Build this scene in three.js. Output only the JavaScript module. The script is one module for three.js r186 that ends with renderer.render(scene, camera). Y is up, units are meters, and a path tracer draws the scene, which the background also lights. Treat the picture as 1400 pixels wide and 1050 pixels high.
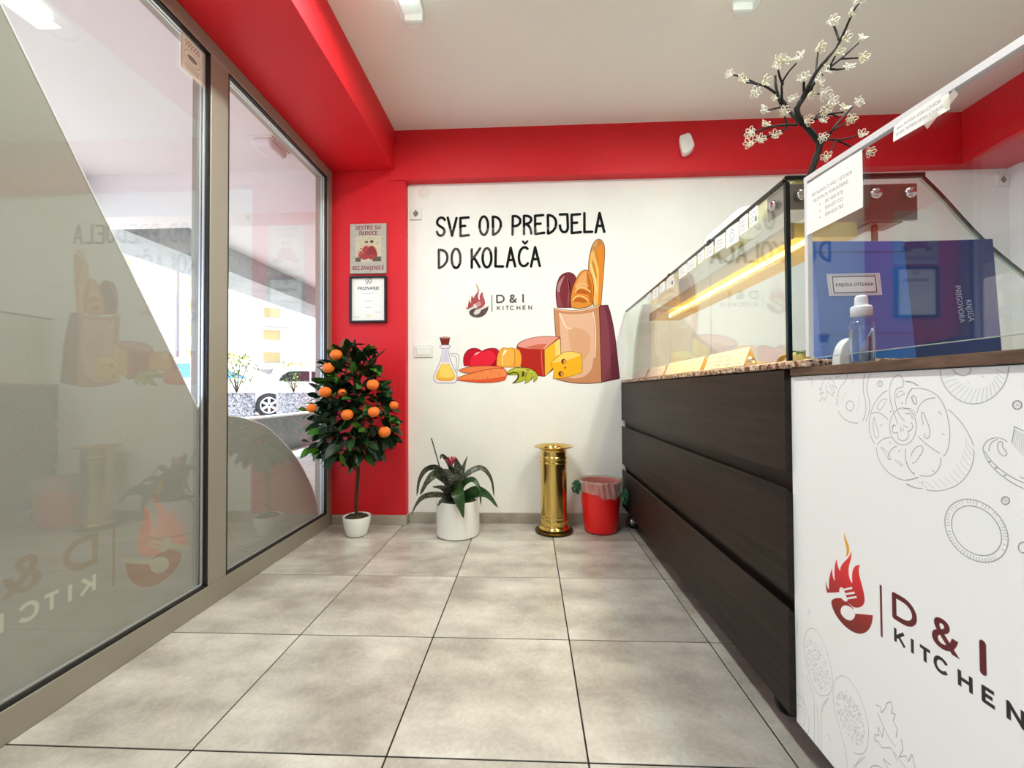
import * as THREE from 'three';
import { Sky } from 'three/addons/objects/Sky.js';
import { RectAreaLightUniformsLib } from 'three/addons/lights/RectAreaLightUniformsLib.js';
import { RoundedBoxGeometry } from 'three/addons/geometries/RoundedBoxGeometry.js';
import { mergeGeometries, mergeVertices } from 'three/addons/utils/BufferGeometryUtils.js';

// ───────── camera, sky, sun, exposure ─────────
const FOCAL = 567.48, YAW = 0.0425, PITCH = 0.0164, ROLL = -0.00593, EYE = 0.9067;
const scene = new THREE.Scene();
const camera = new THREE.PerspectiveCamera(2 * Math.atan(525 / FOCAL) * 180 / Math.PI, 1400 / 1050, 0.05, 400);
camera.position.set(0, EYE, 0);
camera.rotation.set(PITCH, YAW, ROLL, 'YXZ');
const renderer = new THREE.WebGLRenderer({ antialias: true });
renderer.toneMapping = THREE.LinearToneMapping;
renderer.toneMappingExposure = 1.1;
renderer.shadowMap.enabled = true;
RectAreaLightUniformsLib.init();

const SUN_DIR = new THREE.Vector3(-0.2, 0.85, 0.42).normalize();
const sky = new Sky();
sky.scale.setScalar(300);
sky.material.uniforms.turbidity.value = 10;
sky.material.uniforms.rayleigh.value = 0.3;
sky.material.uniforms.cloudCoverage.value = 0.85;
sky.material.uniforms.mieCoefficient.value = 0.004;
sky.material.uniforms.mieDirectionalG.value = 0.8;
sky.material.uniforms.sunPosition.value.copy(SUN_DIR);
scene.add(sky);
const SKY_STRENGTH = 1.05;
scene.backgroundIntensity = SKY_STRENGTH;
scene.environmentIntensity = SKY_STRENGTH;
const sun = new THREE.DirectionalLight(0xfff5ea, 14);
sun.position.copy(SUN_DIR).multiplyScalar(40).add(new THREE.Vector3(-8, 0, -12));
sun.target.position.set(-8, 0, -12);
Object.assign(sun.shadow.camera, { left: -45, right: 45, top: 45, bottom: -45, near: 1, far: 120 });
sun.shadow.mapSize.set(2048, 2048);
scene.add(sun, sun.target);
const TUBE_LIGHT = 78, LED_LIGHT = 150;

// ───────── helpers ─────────
let seed = 7;
const rnd = () => { seed = (seed * 1664525 + 1013904223) >>> 0; return seed / 4294967296; };
const rr = (a, b) => a + (b - a) * rnd();
const V = (x, y, z) => new THREE.Vector3(x, y, z);
const used = {};
function numbered(n) { used[n] = (used[n] ?? -1) + 1; return used[n] ? n + '_' + String(used[n]).padStart(3, '0') : n; }
function tag(o, label, category, group) { o.userData = { label, category }; if (group) o.userData.group = group; return o; }
function thing(name, label, category, pos = [0, 0, 0], turn = 0, group) {
  const o = new THREE.Group(); o.name = numbered(name); o.position.set(...pos); o.rotation.y = turn;
  tag(o, label, category, group); scene.add(o); return o;
}
function struct(name, parent) { const o = new THREE.Group(); o.name = name; if (!parent) { o.userData = { kind: 'structure' }; scene.add(o); } else parent.add(o); return o; }
function structMesh(name, geo, mat) { const m = new THREE.Mesh(geo, mat); m.name = name; m.userData = { kind: 'structure' }; scene.add(m); return m; }
function part(parent, name, geo, mat, pos, rot, label) {
  const m = new THREE.Mesh(geo, mat); m.name = name;
  if (pos) m.position.set(...pos);
  if (rot) m.rotation.set(...rot);
  if (label) m.userData = { label };
  parent.add(m); return m;
}
function single(name, geo, mat, label, category, pos, rot, group) {
  const m = new THREE.Mesh(geo, mat); m.name = numbered(name); tag(m, label, category, group);
  if (pos) m.position.set(...pos);
  if (rot) m.rotation.set(...rot);
  scene.add(m); return m;
}
// a box given by its extents, with uv in metres
function box(x0, x1, y0, y1, z0, z1, r = 0) {
  const w = x1 - x0, h = y1 - y0, d = z1 - z0;
  const g = r ? new RoundedBoxGeometry(w, h, d, 2, r) : new THREE.BoxGeometry(w, h, d);
  g.translate((x0 + x1) / 2, (y0 + y1) / 2, (z0 + z1) / 2);
  return metreUv(g);
}
function metreUv(g, du = 0, dv = 0) {
  const p = g.attributes.position, n = g.attributes.normal, uv = new Float32Array(p.count * 2);
  for (let i = 0; i < p.count; i++) {
    const ax = Math.abs(n.getX(i)), ay = Math.abs(n.getY(i)), az = Math.abs(n.getZ(i));
    if (ay >= ax && ay >= az) { uv[2 * i] = p.getX(i); uv[2 * i + 1] = p.getZ(i); }
    else if (ax >= az) { uv[2 * i] = p.getZ(i); uv[2 * i + 1] = p.getY(i); }
    else { uv[2 * i] = p.getX(i); uv[2 * i + 1] = p.getY(i); }
    uv[2 * i] += du; uv[2 * i + 1] += dv;
  }
  g.setAttribute('uv', new THREE.BufferAttribute(uv, 2));
  return g;
}
const merge = (list) => mergeGeometries(list.map((g) => { const q = g.index ? g.toNonIndexed() : g; for (const k of Object.keys(q.attributes)) if (!['position', 'normal', 'uv'].includes(k)) q.deleteAttribute(k); return q; }));
function tube(points, r, seg = 16, rad = 7, closed = false) { return new THREE.TubeGeometry(new THREE.CatmullRomCurve3(points, closed), seg, r, rad, closed); }
function bar(a, b, r0, r1 = r0, n = 8) {
  const d = b.clone().sub(a), g = new THREE.CylinderGeometry(r1, r0, d.length(), n);
  g.applyQuaternion(new THREE.Quaternion().setFromUnitVectors(V(0, 1, 0), d.clone().normalize())); g.translate(...a.clone().add(b).multiplyScalar(0.5).toArray()); return g;
}
const lathe = (pts, n = 48) => new THREE.LatheGeometry(pts.map(([r, y]) => new THREE.Vector2(r, y)), n);
// where a sight line measured on the photograph meets the plane axis = value: rectifies what was traced there
const Rm = new THREE.Matrix4().makeRotationFromEuler(new THREE.Euler(PITCH, YAW, ROLL, 'YXZ'));
function rectify(x, y, axis, value) {
  const d = V((x - 700) / FOCAL, -(y - 525) / FOCAL, -1).applyMatrix4(Rm), o = V(0, EYE, 0), t = (value - o.getComponent(axis)) / d.getComponent(axis);
  return o.addScaledVector(d, t);
}

// ───────── textures ─────────
function hash(x, y, s) { let h = Math.imul(x, 374761393) ^ Math.imul(y, 668265263) ^ Math.imul(s, 2147483647 - 11); h = Math.imul(h ^ (h >>> 13), 1274126177); h ^= h >>> 16; return (h >>> 0) / 4294967296; }
function vnoise(u, v, px, py, s) {
  const x = Math.floor(u), y = Math.floor(v), fx = u - x, fy = v - y, sx = fx * fx * (3 - 2 * fx), sy = fy * fy * (3 - 2 * fy), m = (a, n) => ((a % n) + n) % n;
  const a = hash(m(x, px), m(y, py), s), b = hash(m(x + 1, px), m(y, py), s), c = hash(m(x, px), m(y + 1, py), s), d = hash(m(x + 1, px), m(y + 1, py), s);
  return a + (b - a) * sx + (c - a) * sy + (a - b - c + d) * sx * sy;
}
function fbm(u, v, px, py, s, oct = 5) { let t = 0, a = 0.5, n = 0; for (let i = 0; i < oct; i++) { t += a * vnoise(u, v, px, py, s + i * 17); n += a; a *= 0.5; u *= 2; v *= 2; px *= 2; py *= 2; } return t / n; }
function dataTex(w, h, fn, srgb = true, repeat = [1, 1]) {
  const d = new Uint8Array(w * h * 4);
  for (let y = 0; y < h; y++) for (let x = 0; x < w; x++) { const c = fn(x / w, y / h, x, y), i = (y * w + x) * 4; d[i] = Math.max(0, Math.min(255, c[0])); d[i + 1] = Math.max(0, Math.min(255, c[1])); d[i + 2] = Math.max(0, Math.min(255, c[2])); d[i + 3] = 255; }
  const t = new THREE.DataTexture(d, w, h);
  t.wrapS = t.wrapT = THREE.RepeatWrapping; t.magFilter = THREE.LinearFilter; t.minFilter = THREE.LinearFilter;
  if (srgb) t.colorSpace = THREE.SRGBColorSpace;
  t.repeat.set(...repeat); t.needsUpdate = true; return t;
}
const lerp3 = (a, b, t) => a.map((x, i) => x + (b[i] - x) * t);
const std = (o) => new THREE.MeshStandardMaterial(o);
const phys = (o) => new THREE.MeshPhysicalMaterial(o);

const floorTex = dataTex(1024, 1024, (u, v) => {
  const w = fbm(u * 6, v * 6, 6, 6, 53, 3), a = fbm(u * 7 + w * 1.2, v * 7 + w, 7, 7, 3, 6), b = fbm(u * 5 + 0.6 * a, v * 14, 5, 14, 31, 6), g = fbm(u * 150, v * 150, 150, 150, 71, 2);
  const t = Math.max(0, Math.min(1, (a * 0.55 + b * 0.45 - 0.32) * 2.7)), c = lerp3([163, 157, 149], [209, 205, 198], t), k = (g - 0.5) * 16; return [c[0] + k, c[1] + k, c[2] + k];
}, true, [1 / 1.3, 1 / 1.3]);
const fineBump = dataTex(512, 512, (u, v) => { const k = fbm(u * 60, v * 60, 60, 60, 5, 3) * 255; return [k, k, k]; }, false, [1.6, 1.6]);
const plasterBump = dataTex(512, 512, (u, v) => { const k = (0.6 * fbm(u * 9, v * 9, 9, 9, 15, 4) + 0.4 * fbm(u * 80, v * 80, 80, 80, 45, 2)) * 255; return [k, k, k]; }, false, [1, 1]);
const wallTex = dataTex(512, 512, (u, v) => { const k = (fbm(u * 6, v * 6, 6, 6, 9, 5) - 0.5) * 9; return [243 + k, 242 + k, 238 + k]; }, true, [0.7, 0.7]);
const redTex = dataTex(512, 512, (u, v) => { const k = (fbm(u * 7, v * 7, 7, 7, 19, 5) - 0.5) * 14; return [214 + k, 15 + k * 0.3, 32 + k * 0.4]; }, true, [0.6, 0.6]);
const woodTex = dataTex(1024, 512, (u, v) => {
  const a = fbm(u * 3, v * 60, 3, 60, 23, 4), b = fbm(u * 20, v * 200, 20, 200, 57, 2), c = fbm(u * 4, v * 4, 4, 4, 91, 3), t = a * 0.6 + b * 0.25 + c * 0.15;
  return lerp3([22, 15, 13], [50, 37, 31], Math.max(0, Math.min(1, (t - 0.28) * 2.1)));
}, true, [1, 1.4]);
const brownTex = dataTex(1024, 256, (u, v) => {
  const a = fbm(u * 6, v * 40, 6, 40, 29, 4), b = fbm(u * 40, v * 150, 40, 150, 37, 2);
  return lerp3([70, 50, 38], [112, 86, 66], Math.max(0, Math.min(1, (a * 0.65 + b * 0.35 - 0.25) * 2)));
}, true, [1.5, 2]);
const graniteTex = dataTex(512, 512, (u, v) => {
  const a = fbm(u * 40, v * 40, 40, 40, 41, 3), b = fbm(u * 26, v * 26, 26, 26, 61, 2), c = fbm(u * 60, v * 60, 60, 60, 77, 2);
  let k = lerp3([170, 132, 104], [222, 200, 176], Math.max(0, Math.min(1, (a - 0.3) * 2.5)));
  if (b > 0.6) k = lerp3(k, [96, 62, 44], Math.min(1, (b - 0.6) * 9));
  if (c > 0.66) k = lerp3(k, [34, 26, 24], Math.min(1, (c - 0.66) * 14));
  return k;
}, true, [2.6, 2.6]);
const stoneTex = dataTex(256, 256, (u, v) => { const a = fbm(u * 60, v * 60, 60, 60, 43, 2), b = fbm(u * 8, v * 8, 8, 8, 87, 3); const k = 138 + (a - 0.5) * 190 + (b - 0.5) * 30; return [k, k, k + 4]; }, true, [1.2, 1.2]);
const concreteTex = dataTex(512, 512, (u, v) => { const k = 205 + (fbm(u * 8, v * 8, 8, 8, 13, 5) - 0.5) * 34 + (fbm(u * 90, v * 90, 90, 90, 33, 2) - 0.5) * 24; return [k, k - 1, k - 5]; }, true, [0.4, 0.4]);

// ───────── materials ─────────
const M = {
  wall: std({ map: wallTex, roughness: 0.85, bumpMap: plasterBump, bumpScale: 0.0015 }),
  red: std({ map: redTex, roughness: 0.55, bumpMap: plasterBump, bumpScale: 0.0015 }),
  ceiling: std({ color: 0xefece6, roughness: 0.95, bumpMap: plasterBump, bumpScale: 0.001 }),
  tile: phys({ map: floorTex, roughness: 0.26, bumpMap: fineBump, bumpScale: 0.0004, clearcoat: 0.15, clearcoatRoughness: 0.2 }),
  grout: std({ color: 0x1f1b18, roughness: 0.95 }),
  skirting: phys({ map: floorTex, color: 0xe4dfd6, roughness: 0.4 }),
  frame: std({ color: 0x9c978b, metalness: 0.3, roughness: 0.42, bumpMap: fineBump, bumpScale: 0.0001 }),
  gasket: std({ color: 0x111113, roughness: 0.45 }),
  bead: std({ color: 0xd6d6d6, metalness: 0.6, roughness: 0.3 }),
  glass: phys({ color: 0xfcfdfc, roughness: 0, transmission: 1, thickness: 0, ior: 1.58 }),
  caseGlass: phys({ color: 0xfbfdfb, roughness: 0, transmission: 1, thickness: 0, ior: 1.75 }),
  shieldGlass: phys({ color: 0xfafcff, roughness: 0, transmission: 1, thickness: 0, ior: 1.4 }),
  glassEdge: std({ color: 0x0d1512, roughness: 0.2 }),
  paleEdge: phys({ color: 0xc9d8d0, roughness: 0.2, transmission: 0.5 }),
  wenge: phys({ map: woodTex, roughness: 0.5, specularIntensity: 0.6, bumpMap: woodTex, bumpScale: 0.0003 }),
  dark: std({ color: 0x14100f, roughness: 0.7 }),
  worktop: phys({ map: brownTex, roughness: 0.4 }),
  granite: phys({ map: graniteTex, roughness: 0.22 }),
  white: std({ color: 0xf2f2f0, roughness: 0.5 }),
  whiteGloss: phys({ color: 0xf3f3f1, roughness: 0.25 }),
  plastic: std({ color: 0xe9e6df, roughness: 0.45 }),
  plasticGrey: std({ color: 0x8f8c86, roughness: 0.5 }),
  slot: std({ color: 0x33302d, roughness: 0.8 }),
  black: std({ color: 0x121212, roughness: 0.45 }),
  chrome: std({ color: 0xdcdcdc, metalness: 1, roughness: 0.12 }),
  steel: std({ color: 0x9b9690, metalness: 1, roughness: 0.3 }),
  bronze: std({ color: 0x7a665c, metalness: 0.6, roughness: 0.42 }),
  copper: std({ color: 0xa0725a, metalness: 1, roughness: 0.25 }),
  brass: std({ color: 0xdcbd6c, metalness: 1, roughness: 0.15 }),
  brassDark: std({ color: 0x5a4318, metalness: 0.9, roughness: 0.35 }),
  profile: std({ color: 0xe6e6e8, roughness: 0.35, metalness: 0.1 }),
  led: std({ color: 0xffeeb8, emissive: 0xffd678, emissiveIntensity: 3.4, roughness: 0.5 }),
  paper: std({ color: 0xfaf9f5, roughness: 0.8 }),
};

// ───────── prints: canvases drawn in real sizes ─────────
function canvasOf(w, h) { const c = document.createElement('canvas'); c.width = Math.round(w); c.height = Math.round(h); const x = c.getContext('2d'); x.lineCap = 'round'; x.lineJoin = 'round'; return [c, x]; }
function texOf(c) { const t = new THREE.CanvasTexture(c); t.colorSpace = THREE.SRGBColorSpace; t.magFilter = THREE.LinearFilter; t.minFilter = THREE.LinearFilter; return t; }
// traces a path "M x y L x y C ... Q ... Z" through a map from tracing coordinates to canvas pixels
function trace(x, d, map) {
  const t = d.match(/[MLQCZ]|-?[\d.]+/g); let i = 0, c = 'M';
  const pt = () => { const p = map(+t[i], +t[i + 1]); i += 2; return p; };
  x.beginPath();
  while (i < t.length) {
    if (/[MLQCZ]/.test(t[i])) c = t[i++];
    if (c === 'Z') { x.closePath(); c = 'M'; continue; }
    if (c === 'M') { x.moveTo(...pt()); c = 'L'; }
    else if (c === 'L') x.lineTo(...pt());
    else if (c === 'Q') { const a = pt(), b = pt(); x.quadraticCurveTo(...a, ...b); }
    else { const a = pt(), b = pt(), e = pt(); x.bezierCurveTo(...a, ...b, ...e); }
  }
}
function fill(x, d, map, color, line, lw) { trace(x, d, map); if (color) { x.fillStyle = color; x.fill(); } if (line) { x.strokeStyle = line; x.lineWidth = lw; x.stroke(); } }
function stroke(x, d, map, color, lw) { trace(x, d, map); x.strokeStyle = color; x.lineWidth = lw; x.stroke(); }
const ring = (cx, cy, rx, ry) => { const k = 0.5523; return `M ${cx - rx} ${cy} C ${cx - rx} ${cy - k * ry} ${cx - k * rx} ${cy - ry} ${cx} ${cy - ry} C ${cx + k * rx} ${cy - ry} ${cx + rx} ${cy - k * ry} ${cx + rx} ${cy} C ${cx + rx} ${cy + k * ry} ${cx + k * rx} ${cy + ry} ${cx} ${cy + ry} C ${cx - k * rx} ${cy + ry} ${cx - rx} ${cy + k * ry} ${cx - rx} ${cy} Z`; };

// the shop's emblem with its lettering; its own units, the bar beside the emblem runs from (613, 385) to (613, 655)
function logo(x, at, scale, col) {
  const m = (a, b) => [at[0] + (a - 613) * scale, at[1] + (b - 385) * scale];
  fill(x, 'M 363 192 C 372 232 404 246 399 286 C 396 306 384 318 373 332 C 377 306 383 290 375 268 C 366 246 358 232 363 192 Z', m, col.tip);
  fill(x, 'M 200 552 C 206 575 216 590 228 592 C 222 540 240 490 256 446 C 258 482 264 508 280 514 C 272 452 282 410 297 376 C 302 405 308 425 324 434 C 330 372 398 348 413 280 C 424 340 374 372 396 440 C 400 458 412 466 419 462 C 410 402 428 350 476 336 C 444 388 502 442 504 512 C 504 552 470 582 424 598 L 352 592 L 322 560 L 212 624 C 202 600 198 580 200 552 Z', m, col.flame);
  fill(x, 'M 246 656 C 252 628 330 586 356 588 C 382 600 402 596 430 610 L 557 562 C 562 640 500 746 380 746 C 306 746 246 704 246 656 Z', m, col.bowl);
  stroke(x, 'M 205 634 L 345 564', m, col.base, 24 * scale);
  fill(x, 'M 314 552 C 318 528 338 520 350 530 L 380 580 C 374 598 350 602 334 594 C 320 584 312 566 314 552 Z', m, col.base);
  for (const d of ['M 340 540 L 412 494', 'M 352 560 L 430 512', 'M 366 578 L 444 530']) stroke(x, d, m, col.base, 10.5 * scale);
  x.save(); fill(x, 'M 322 668 C 330 630 372 604 416 610 C 446 618 436 650 414 674 C 394 700 352 704 334 694 C 322 686 320 680 322 668 Z', m, col.base); x.restore();
  stroke(x, 'M 424 622 L 566 556', m, col.base, 22 * scale);
  stroke(x, 'M 613 390 L 613 650', m, col.text, 13 * scale);
  x.fillStyle = col.text; x.strokeStyle = col.text;
  x.font = `bold ${Math.round(182 * scale)}px sans-serif`; x.textBaseline = 'alphabetic'; x.textAlign = 'left';
  const put = (s, a, b, w, h) => { const wd = x.measureText(s).width; x.save(); const p = m(a, b); x.translate(p[0], p[1]); x.scale(w * scale / wd, 1); x.fillText(s, 0, 0); x.restore(); };
  stroke(x, 'M 693 396 L 693 506 L 735 506 C 828 506 828 396 735 396 Z', m, col.text, 25 * scale);
  put('&', 884, 516, 132);
  stroke(x, 'M 1108 392 L 1108 508', m, col.text, 26 * scale);
  const k = (d) => { trace(x, d, m); x.strokeStyle = col.small; x.lineWidth = 14.5 * scale; x.lineCap = 'butt'; x.stroke(); x.lineCap = 'round'; };
  for (const d of ['M 696 563 L 696 630', 'M 744 565 L 700 606 M 714 594 L 748 629', 'M 790 563 L 790 630', 'M 830 569 L 880 569 M 855 569 L 855 630', 'M 956 580 C 936 556 904 566 904 597 C 904 628 936 636 956 614', 'M 1012 563 L 1012 630 M 1058 563 L 1058 630 M 1012 596 L 1058 596', 'M 1146 569 L 1107 569 L 1107 624 L 1148 624 M 1107 596 L 1140 596', 'M 1196 630 L 1196 566 L 1244 626 L 1244 563']) k(d);
}

// slogan and food picture on the back wall, traced onto the wall plane
const Z_WALL = -2.858, Z_PILLAR = -2.8, X_WIN = -1.358, Y_CEIL = 2.7;
function wallPrint(x0, x1, y0, y1, ppm) {
  const [c, x] = canvasOf((x1 - x0) * ppm, (y1 - y0) * ppm);
  const onWall = (ox, oy, k) => (a, b) => { const p = rectify(ox + a / k, oy + b / k, 2, Z_WALL + 0.002); return [(p.x - x0) * ppm, (y1 - p.y) * ppm]; };
  return { c, x, onWall, ppm, px: ppm * 0.00505, x0, x1, y0, y1 };
}
function printOnWall(w, name, label, category) {
  const m = phys({ map: texOf(w.c), transparent: true, roughness: 0.7, specularIntensity: 0.25 });
  const g = new THREE.PlaneGeometry(w.x1 - w.x0, w.y1 - w.y0);
  return single(name, g, m, label, category, [(w.x0 + w.x1) / 2, (w.y0 + w.y1) / 2, Z_WALL + 0.002]);
}
{
  const w = wallPrint(-0.68, 0.55, 1.72, 2.17, 1100), { x } = w, A = w.onWall(590, 280, 11.056), B = w.onWall(700, 280, 10), ink = '#121214', lw = 3.5 * w.px;
  for (const d of ['M 200 228 C 178 178 100 176 84 262 C 82 332 195 330 195 402 C 190 482 92 490 84 408', 'M 245 196 L 310 466 L 378 200', 'M 558 190 L 436 200 L 438 472 L 562 458 M 440 322 L 508 318', ring(790, 315, 64, 138), 'M 926 180 C 1090 172 1082 410 932 452 L 926 180', 'M 1228 172 L 1225 450 M 1228 172 C 1374 150 1382 330 1236 322',
    'M 110 680 C 284 672 282 902 112 956 Z', ring(370, 810, 66, 144), 'M 608 672 L 608 950 M 735 656 L 620 826 L 645 800 L 725 940', ring(838, 800, 66, 144), 'M 970 650 L 966 930 L 1080 932', 'M 1140 936 L 1196 650 L 1264 930 M 1160 836 L 1240 830']) stroke(x, d, A, ink, lw);
  for (const d of ['M 164 152 L 164 398 M 164 152 C 294 138 294 252 176 264 C 240 268 256 330 264 392', 'M 426 140 L 315 150 L 318 396 L 440 382 M 320 262 L 390 258', 'M 490 140 C 640 140 640 352 494 392 Z', 'M 655 132 L 756 130 L 764 300 C 764 400 662 402 655 282', 'M 930 128 L 815 136 L 818 386 L 940 373 M 820 248 L 890 243', 'M 990 115 L 990 372 L 1095 369', 'M 1144 376 L 1197 112 L 1262 370 M 1164 290 L 1246 286',
    'M 212 602 C 170 548 94 600 94 722 C 94 852 182 862 216 800', 'M 260 842 L 316 580 L 380 836 M 280 746 L 360 740']) stroke(x, d, B, ink, lw);
  stroke(x, 'M 148 500 L 178 532 L 210 498', B, ink, lw * 0.8);
  printOnWall(w, 'wall_slogan', 'black hand-lettered slogan SVE OD PREDJELA DO KOLACA on the white wall', 'wall sticker');
}
{
  const w = wallPrint(-0.47, 0.05, 1.39, 1.72, 1700), { x } = w, A = w.onWall(620, 370, 11.667), p = A(613, 385), q = A(613, 655);
  const s = (q[1] - p[1]) / 270, g = x.createLinearGradient(0, p[1] - 100 * s, 0, p[1] + 370 * s);
  g.addColorStop(0, '#c02028'); g.addColorStop(0.45, '#cf2127'); g.addColorStop(1, '#3a1018');
  logo(x, p, s, { tip: '#c8a548', flame: '#c4222a', bowl: '#451820', base: '#f6f5f1', text: '#101012', small: '#1b1b1d' });
  printOnWall(w, 'wall_logo', 'small flame logo sticker with D & I KITCHEN lettering on the white wall', 'wall sticker');
}
{
  const w = wallPrint(-0.7, 0.66, 0.92, 2.04, 1250), { x } = w, A = w.onWall(590, 450, 10.77), B = w.onWall(690, 440, 8.75), C = w.onWall(740, 320, 8.08), lw = 0.75 * w.px;
  // bread in the bag
  fill(x, 'M 575 790 C 560 640 520 480 522 360 C 524 250 552 60 636 56 C 700 58 704 160 700 230 C 694 420 672 600 660 790 Z', C, '#e0892e', '#6b3410', lw);
  fill(x, 'M 585 790 C 570 640 530 480 532 360 C 536 260 560 80 625 74 C 640 90 590 130 604 200 C 650 330 640 560 622 790 Z', C, '#f1b765');
  fill(x, 'M 572 130 C 590 140 640 230 634 380 C 612 300 590 220 572 130 Z', C, '#c9822c'); fill(x, 'M 556 280 C 580 300 618 400 614 506 C 590 440 564 370 556 280 Z', C, '#c9822c');
  stroke(x, 'M 545 330 C 570 420 600 500 612 640', C, '#f7d592', lw * 2);
  fill(x, 'M 180 812 C 150 680 158 560 200 480 C 240 420 330 400 372 460 C 420 540 380 700 330 812 Z', C, '#7c2f37', '#3c1014', lw);
  fill(x, 'M 176 640 C 168 560 200 500 258 460 C 250 500 206 560 204 640 Z', C, '#b98086'); fill(x, 'M 172 640 C 172 700 176 760 186 812 L 240 812 C 220 740 206 700 204 640 Z', C, '#8f4650');
  fill(x, 'M 285 480 C 320 520 332 600 316 660 C 304 600 300 540 285 480 Z', C, '#2f0a10'); stroke(x, 'M 288 490 C 306 560 312 640 300 700 L 296 800', C, '#a8606a', lw * 1.2);
  fill(x, 'M 330 800 C 316 700 330 600 400 470 C 440 396 500 372 536 420 C 580 500 592 640 562 772 C 540 826 350 836 330 800 Z', C, '#dd8a35', '#5f2a0c', lw);
  fill(x, 'M 372 600 C 400 500 450 420 500 404 C 520 470 520 540 514 600 Z', C, '#e7a566'); fill(x, 'M 500 408 C 560 500 580 640 556 760 C 540 780 520 700 512 600 Z', C, '#c2681d');
  for (const [dx, dy] of [[0, 0], [-26, 92]]) { fill(x, `M ${375 + dx} ${664 + dy} C ${390 + dx} ${590 + dy} ${470 + dx} ${590 + dy} ${536 + dx} ${650 + dy} C ${500 + dx} ${690 + dy} ${470 + dx} ${640 + dy} ${375 + dx} ${664 + dy} Z`, C, '#b9601c'); stroke(x, `M ${378 + dx} ${644 + dy} C ${400 + dx} ${572 + dy} ${480 + dx} ${576 + dy} ${540 + dx} ${640 + dy}`, C, '#f4c483', lw * 2.2); }
  stroke(x, 'M 390 574 C 430 540 480 540 516 572', C, '#f4c483', lw * 1.6);
  // paper bag
  fill(x, 'M 640 790 L 735 784 C 780 900 815 1100 835 1300 L 866 1595 L 668 1636 Z', C, '#6f2f3e', '#240a10', lw);
  fill(x, 'M 690 800 C 760 960 770 1300 770 1600 L 668 1636 L 644 800 Z', C, '#84404a');
  fill(x, 'M 140 815 C 300 860 470 850 640 786 L 668 1640 C 460 1660 320 1652 160 1600 C 200 1400 150 1100 140 815 Z', C, '#c98a62', '#3a160c', lw);
  fill(x, 'M 196 870 C 320 896 470 884 572 862 C 590 1100 600 1300 560 1480 C 500 1610 330 1620 250 1560 C 220 1400 210 1060 196 870 Z', C, '#e2b394');
  fill(x, 'M 300 1060 C 380 1010 480 1040 540 1130 C 560 1300 500 1400 420 1400 C 340 1360 300 1200 300 1060 Z', C, '#dba57f'); stroke(x, 'M 205 880 C 260 1000 270 1060 330 1040', C, '#f0d2bd', lw * 3);
  stroke(x, 'M 572 862 C 604 1000 606 1200 590 1360', C, '#f6e2d2', lw * 1.6); stroke(x, 'M 140 820 C 300 868 470 858 640 792', C, '#e8bd9c', lw * 2);
  // cheese wheel
  fill(x, 'M 148 285 C 170 220 380 150 640 180 L 665 190 L 668 400 L 590 560 L 480 650 C 380 652 260 600 200 540 C 150 470 140 380 148 285 Z', B, '#b3271f', '#5c120c', lw);
  fill(x, 'M 148 290 C 180 210 400 150 655 182 L 475 330 C 330 330 190 320 148 290 Z', B, '#e39a8d', '#8a2d22', lw * 0.7); fill(x, 'M 250 305 C 330 280 420 262 505 262 L 455 328 C 370 330 300 320 250 305 Z', B, '#cf6a52');
  fill(x, 'M 475 330 L 660 190 L 672 395 C 640 470 560 590 480 650 Z', B, '#f2b632', '#7a3c0c', lw * 0.7); fill(x, 'M 600 250 L 660 200 L 670 390 L 610 410 Z', B, '#f6d47c'); stroke(x, 'M 440 340 C 440 440 450 560 462 640', B, '#d4614b', lw * 2);
  // holed cheese
  fill(x, 'M 555 490 C 600 440 660 400 700 368 C 780 340 860 356 918 392 C 930 460 934 540 926 606 C 820 650 700 680 580 682 C 574 640 596 610 590 574 C 570 560 552 530 555 490 Z', B, '#f2b325', '#a4641a', lw * 0.7);
  fill(x, 'M 560 488 C 610 440 660 404 702 370 C 780 344 856 358 916 394 C 840 440 700 480 560 488 Z', B, '#f8d168');
  for (const [a, b, r] of [[706, 474, 30], [674, 622, 32], [724, 550, 10]]) { fill(x, ring(a, b, r, r), B, '#7a2f14'); if (r > 20) fill(x, ring(a + r * 0.35, b + 2, r * 0.5, r * 0.75), B, '#d99a4e'); }
  // peppers
  fill(x, 'M 480 540 C 450 440 480 330 560 295 C 620 268 700 280 740 330 C 800 280 900 270 960 290 C 1010 310 1000 420 960 550 Z', A, '#c3162c', '#5e0812', lw);
  fill(x, 'M 565 560 C 540 440 600 330 690 318 C 740 312 770 330 780 322 C 860 270 960 330 958 450 C 956 500 946 540 930 558 Z', A, '#e3233b', '#5e0812', lw * 0.7); fill(x, 'M 850 540 C 920 500 950 450 956 400 C 964 470 956 530 940 556 Z', A, '#9d0f20'); fill(x, 'M 630 390 C 640 350 680 334 720 336 C 690 360 660 370 630 390 Z', A, '#fbd0cc');
  fill(x, 'M 962 560 C 950 440 980 310 1040 280 C 1080 262 1110 290 1130 284 C 1170 266 1210 280 1230 292 C 1290 270 1330 360 1326 450 C 1322 510 1312 540 1296 560 Z', A, '#f0a63e', '#b06a18', lw * 0.8);
  fill(x, 'M 1040 500 C 1030 400 1060 300 1140 286 C 1210 280 1226 380 1216 460 C 1200 540 1080 570 1040 500 Z', A, '#f2b04a'); stroke(x, 'M 1080 300 C 1040 380 1030 460 1050 540', A, '#fbe3a0', lw * 1.5); stroke(x, 'M 1218 310 C 1232 400 1230 480 1216 548', A, '#c77a1e', lw * 1.2); fill(x, 'M 1040 400 C 1050 340 1080 310 1120 300 C 1090 350 1070 380 1040 400 Z', A, '#fdf0cf');
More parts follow.
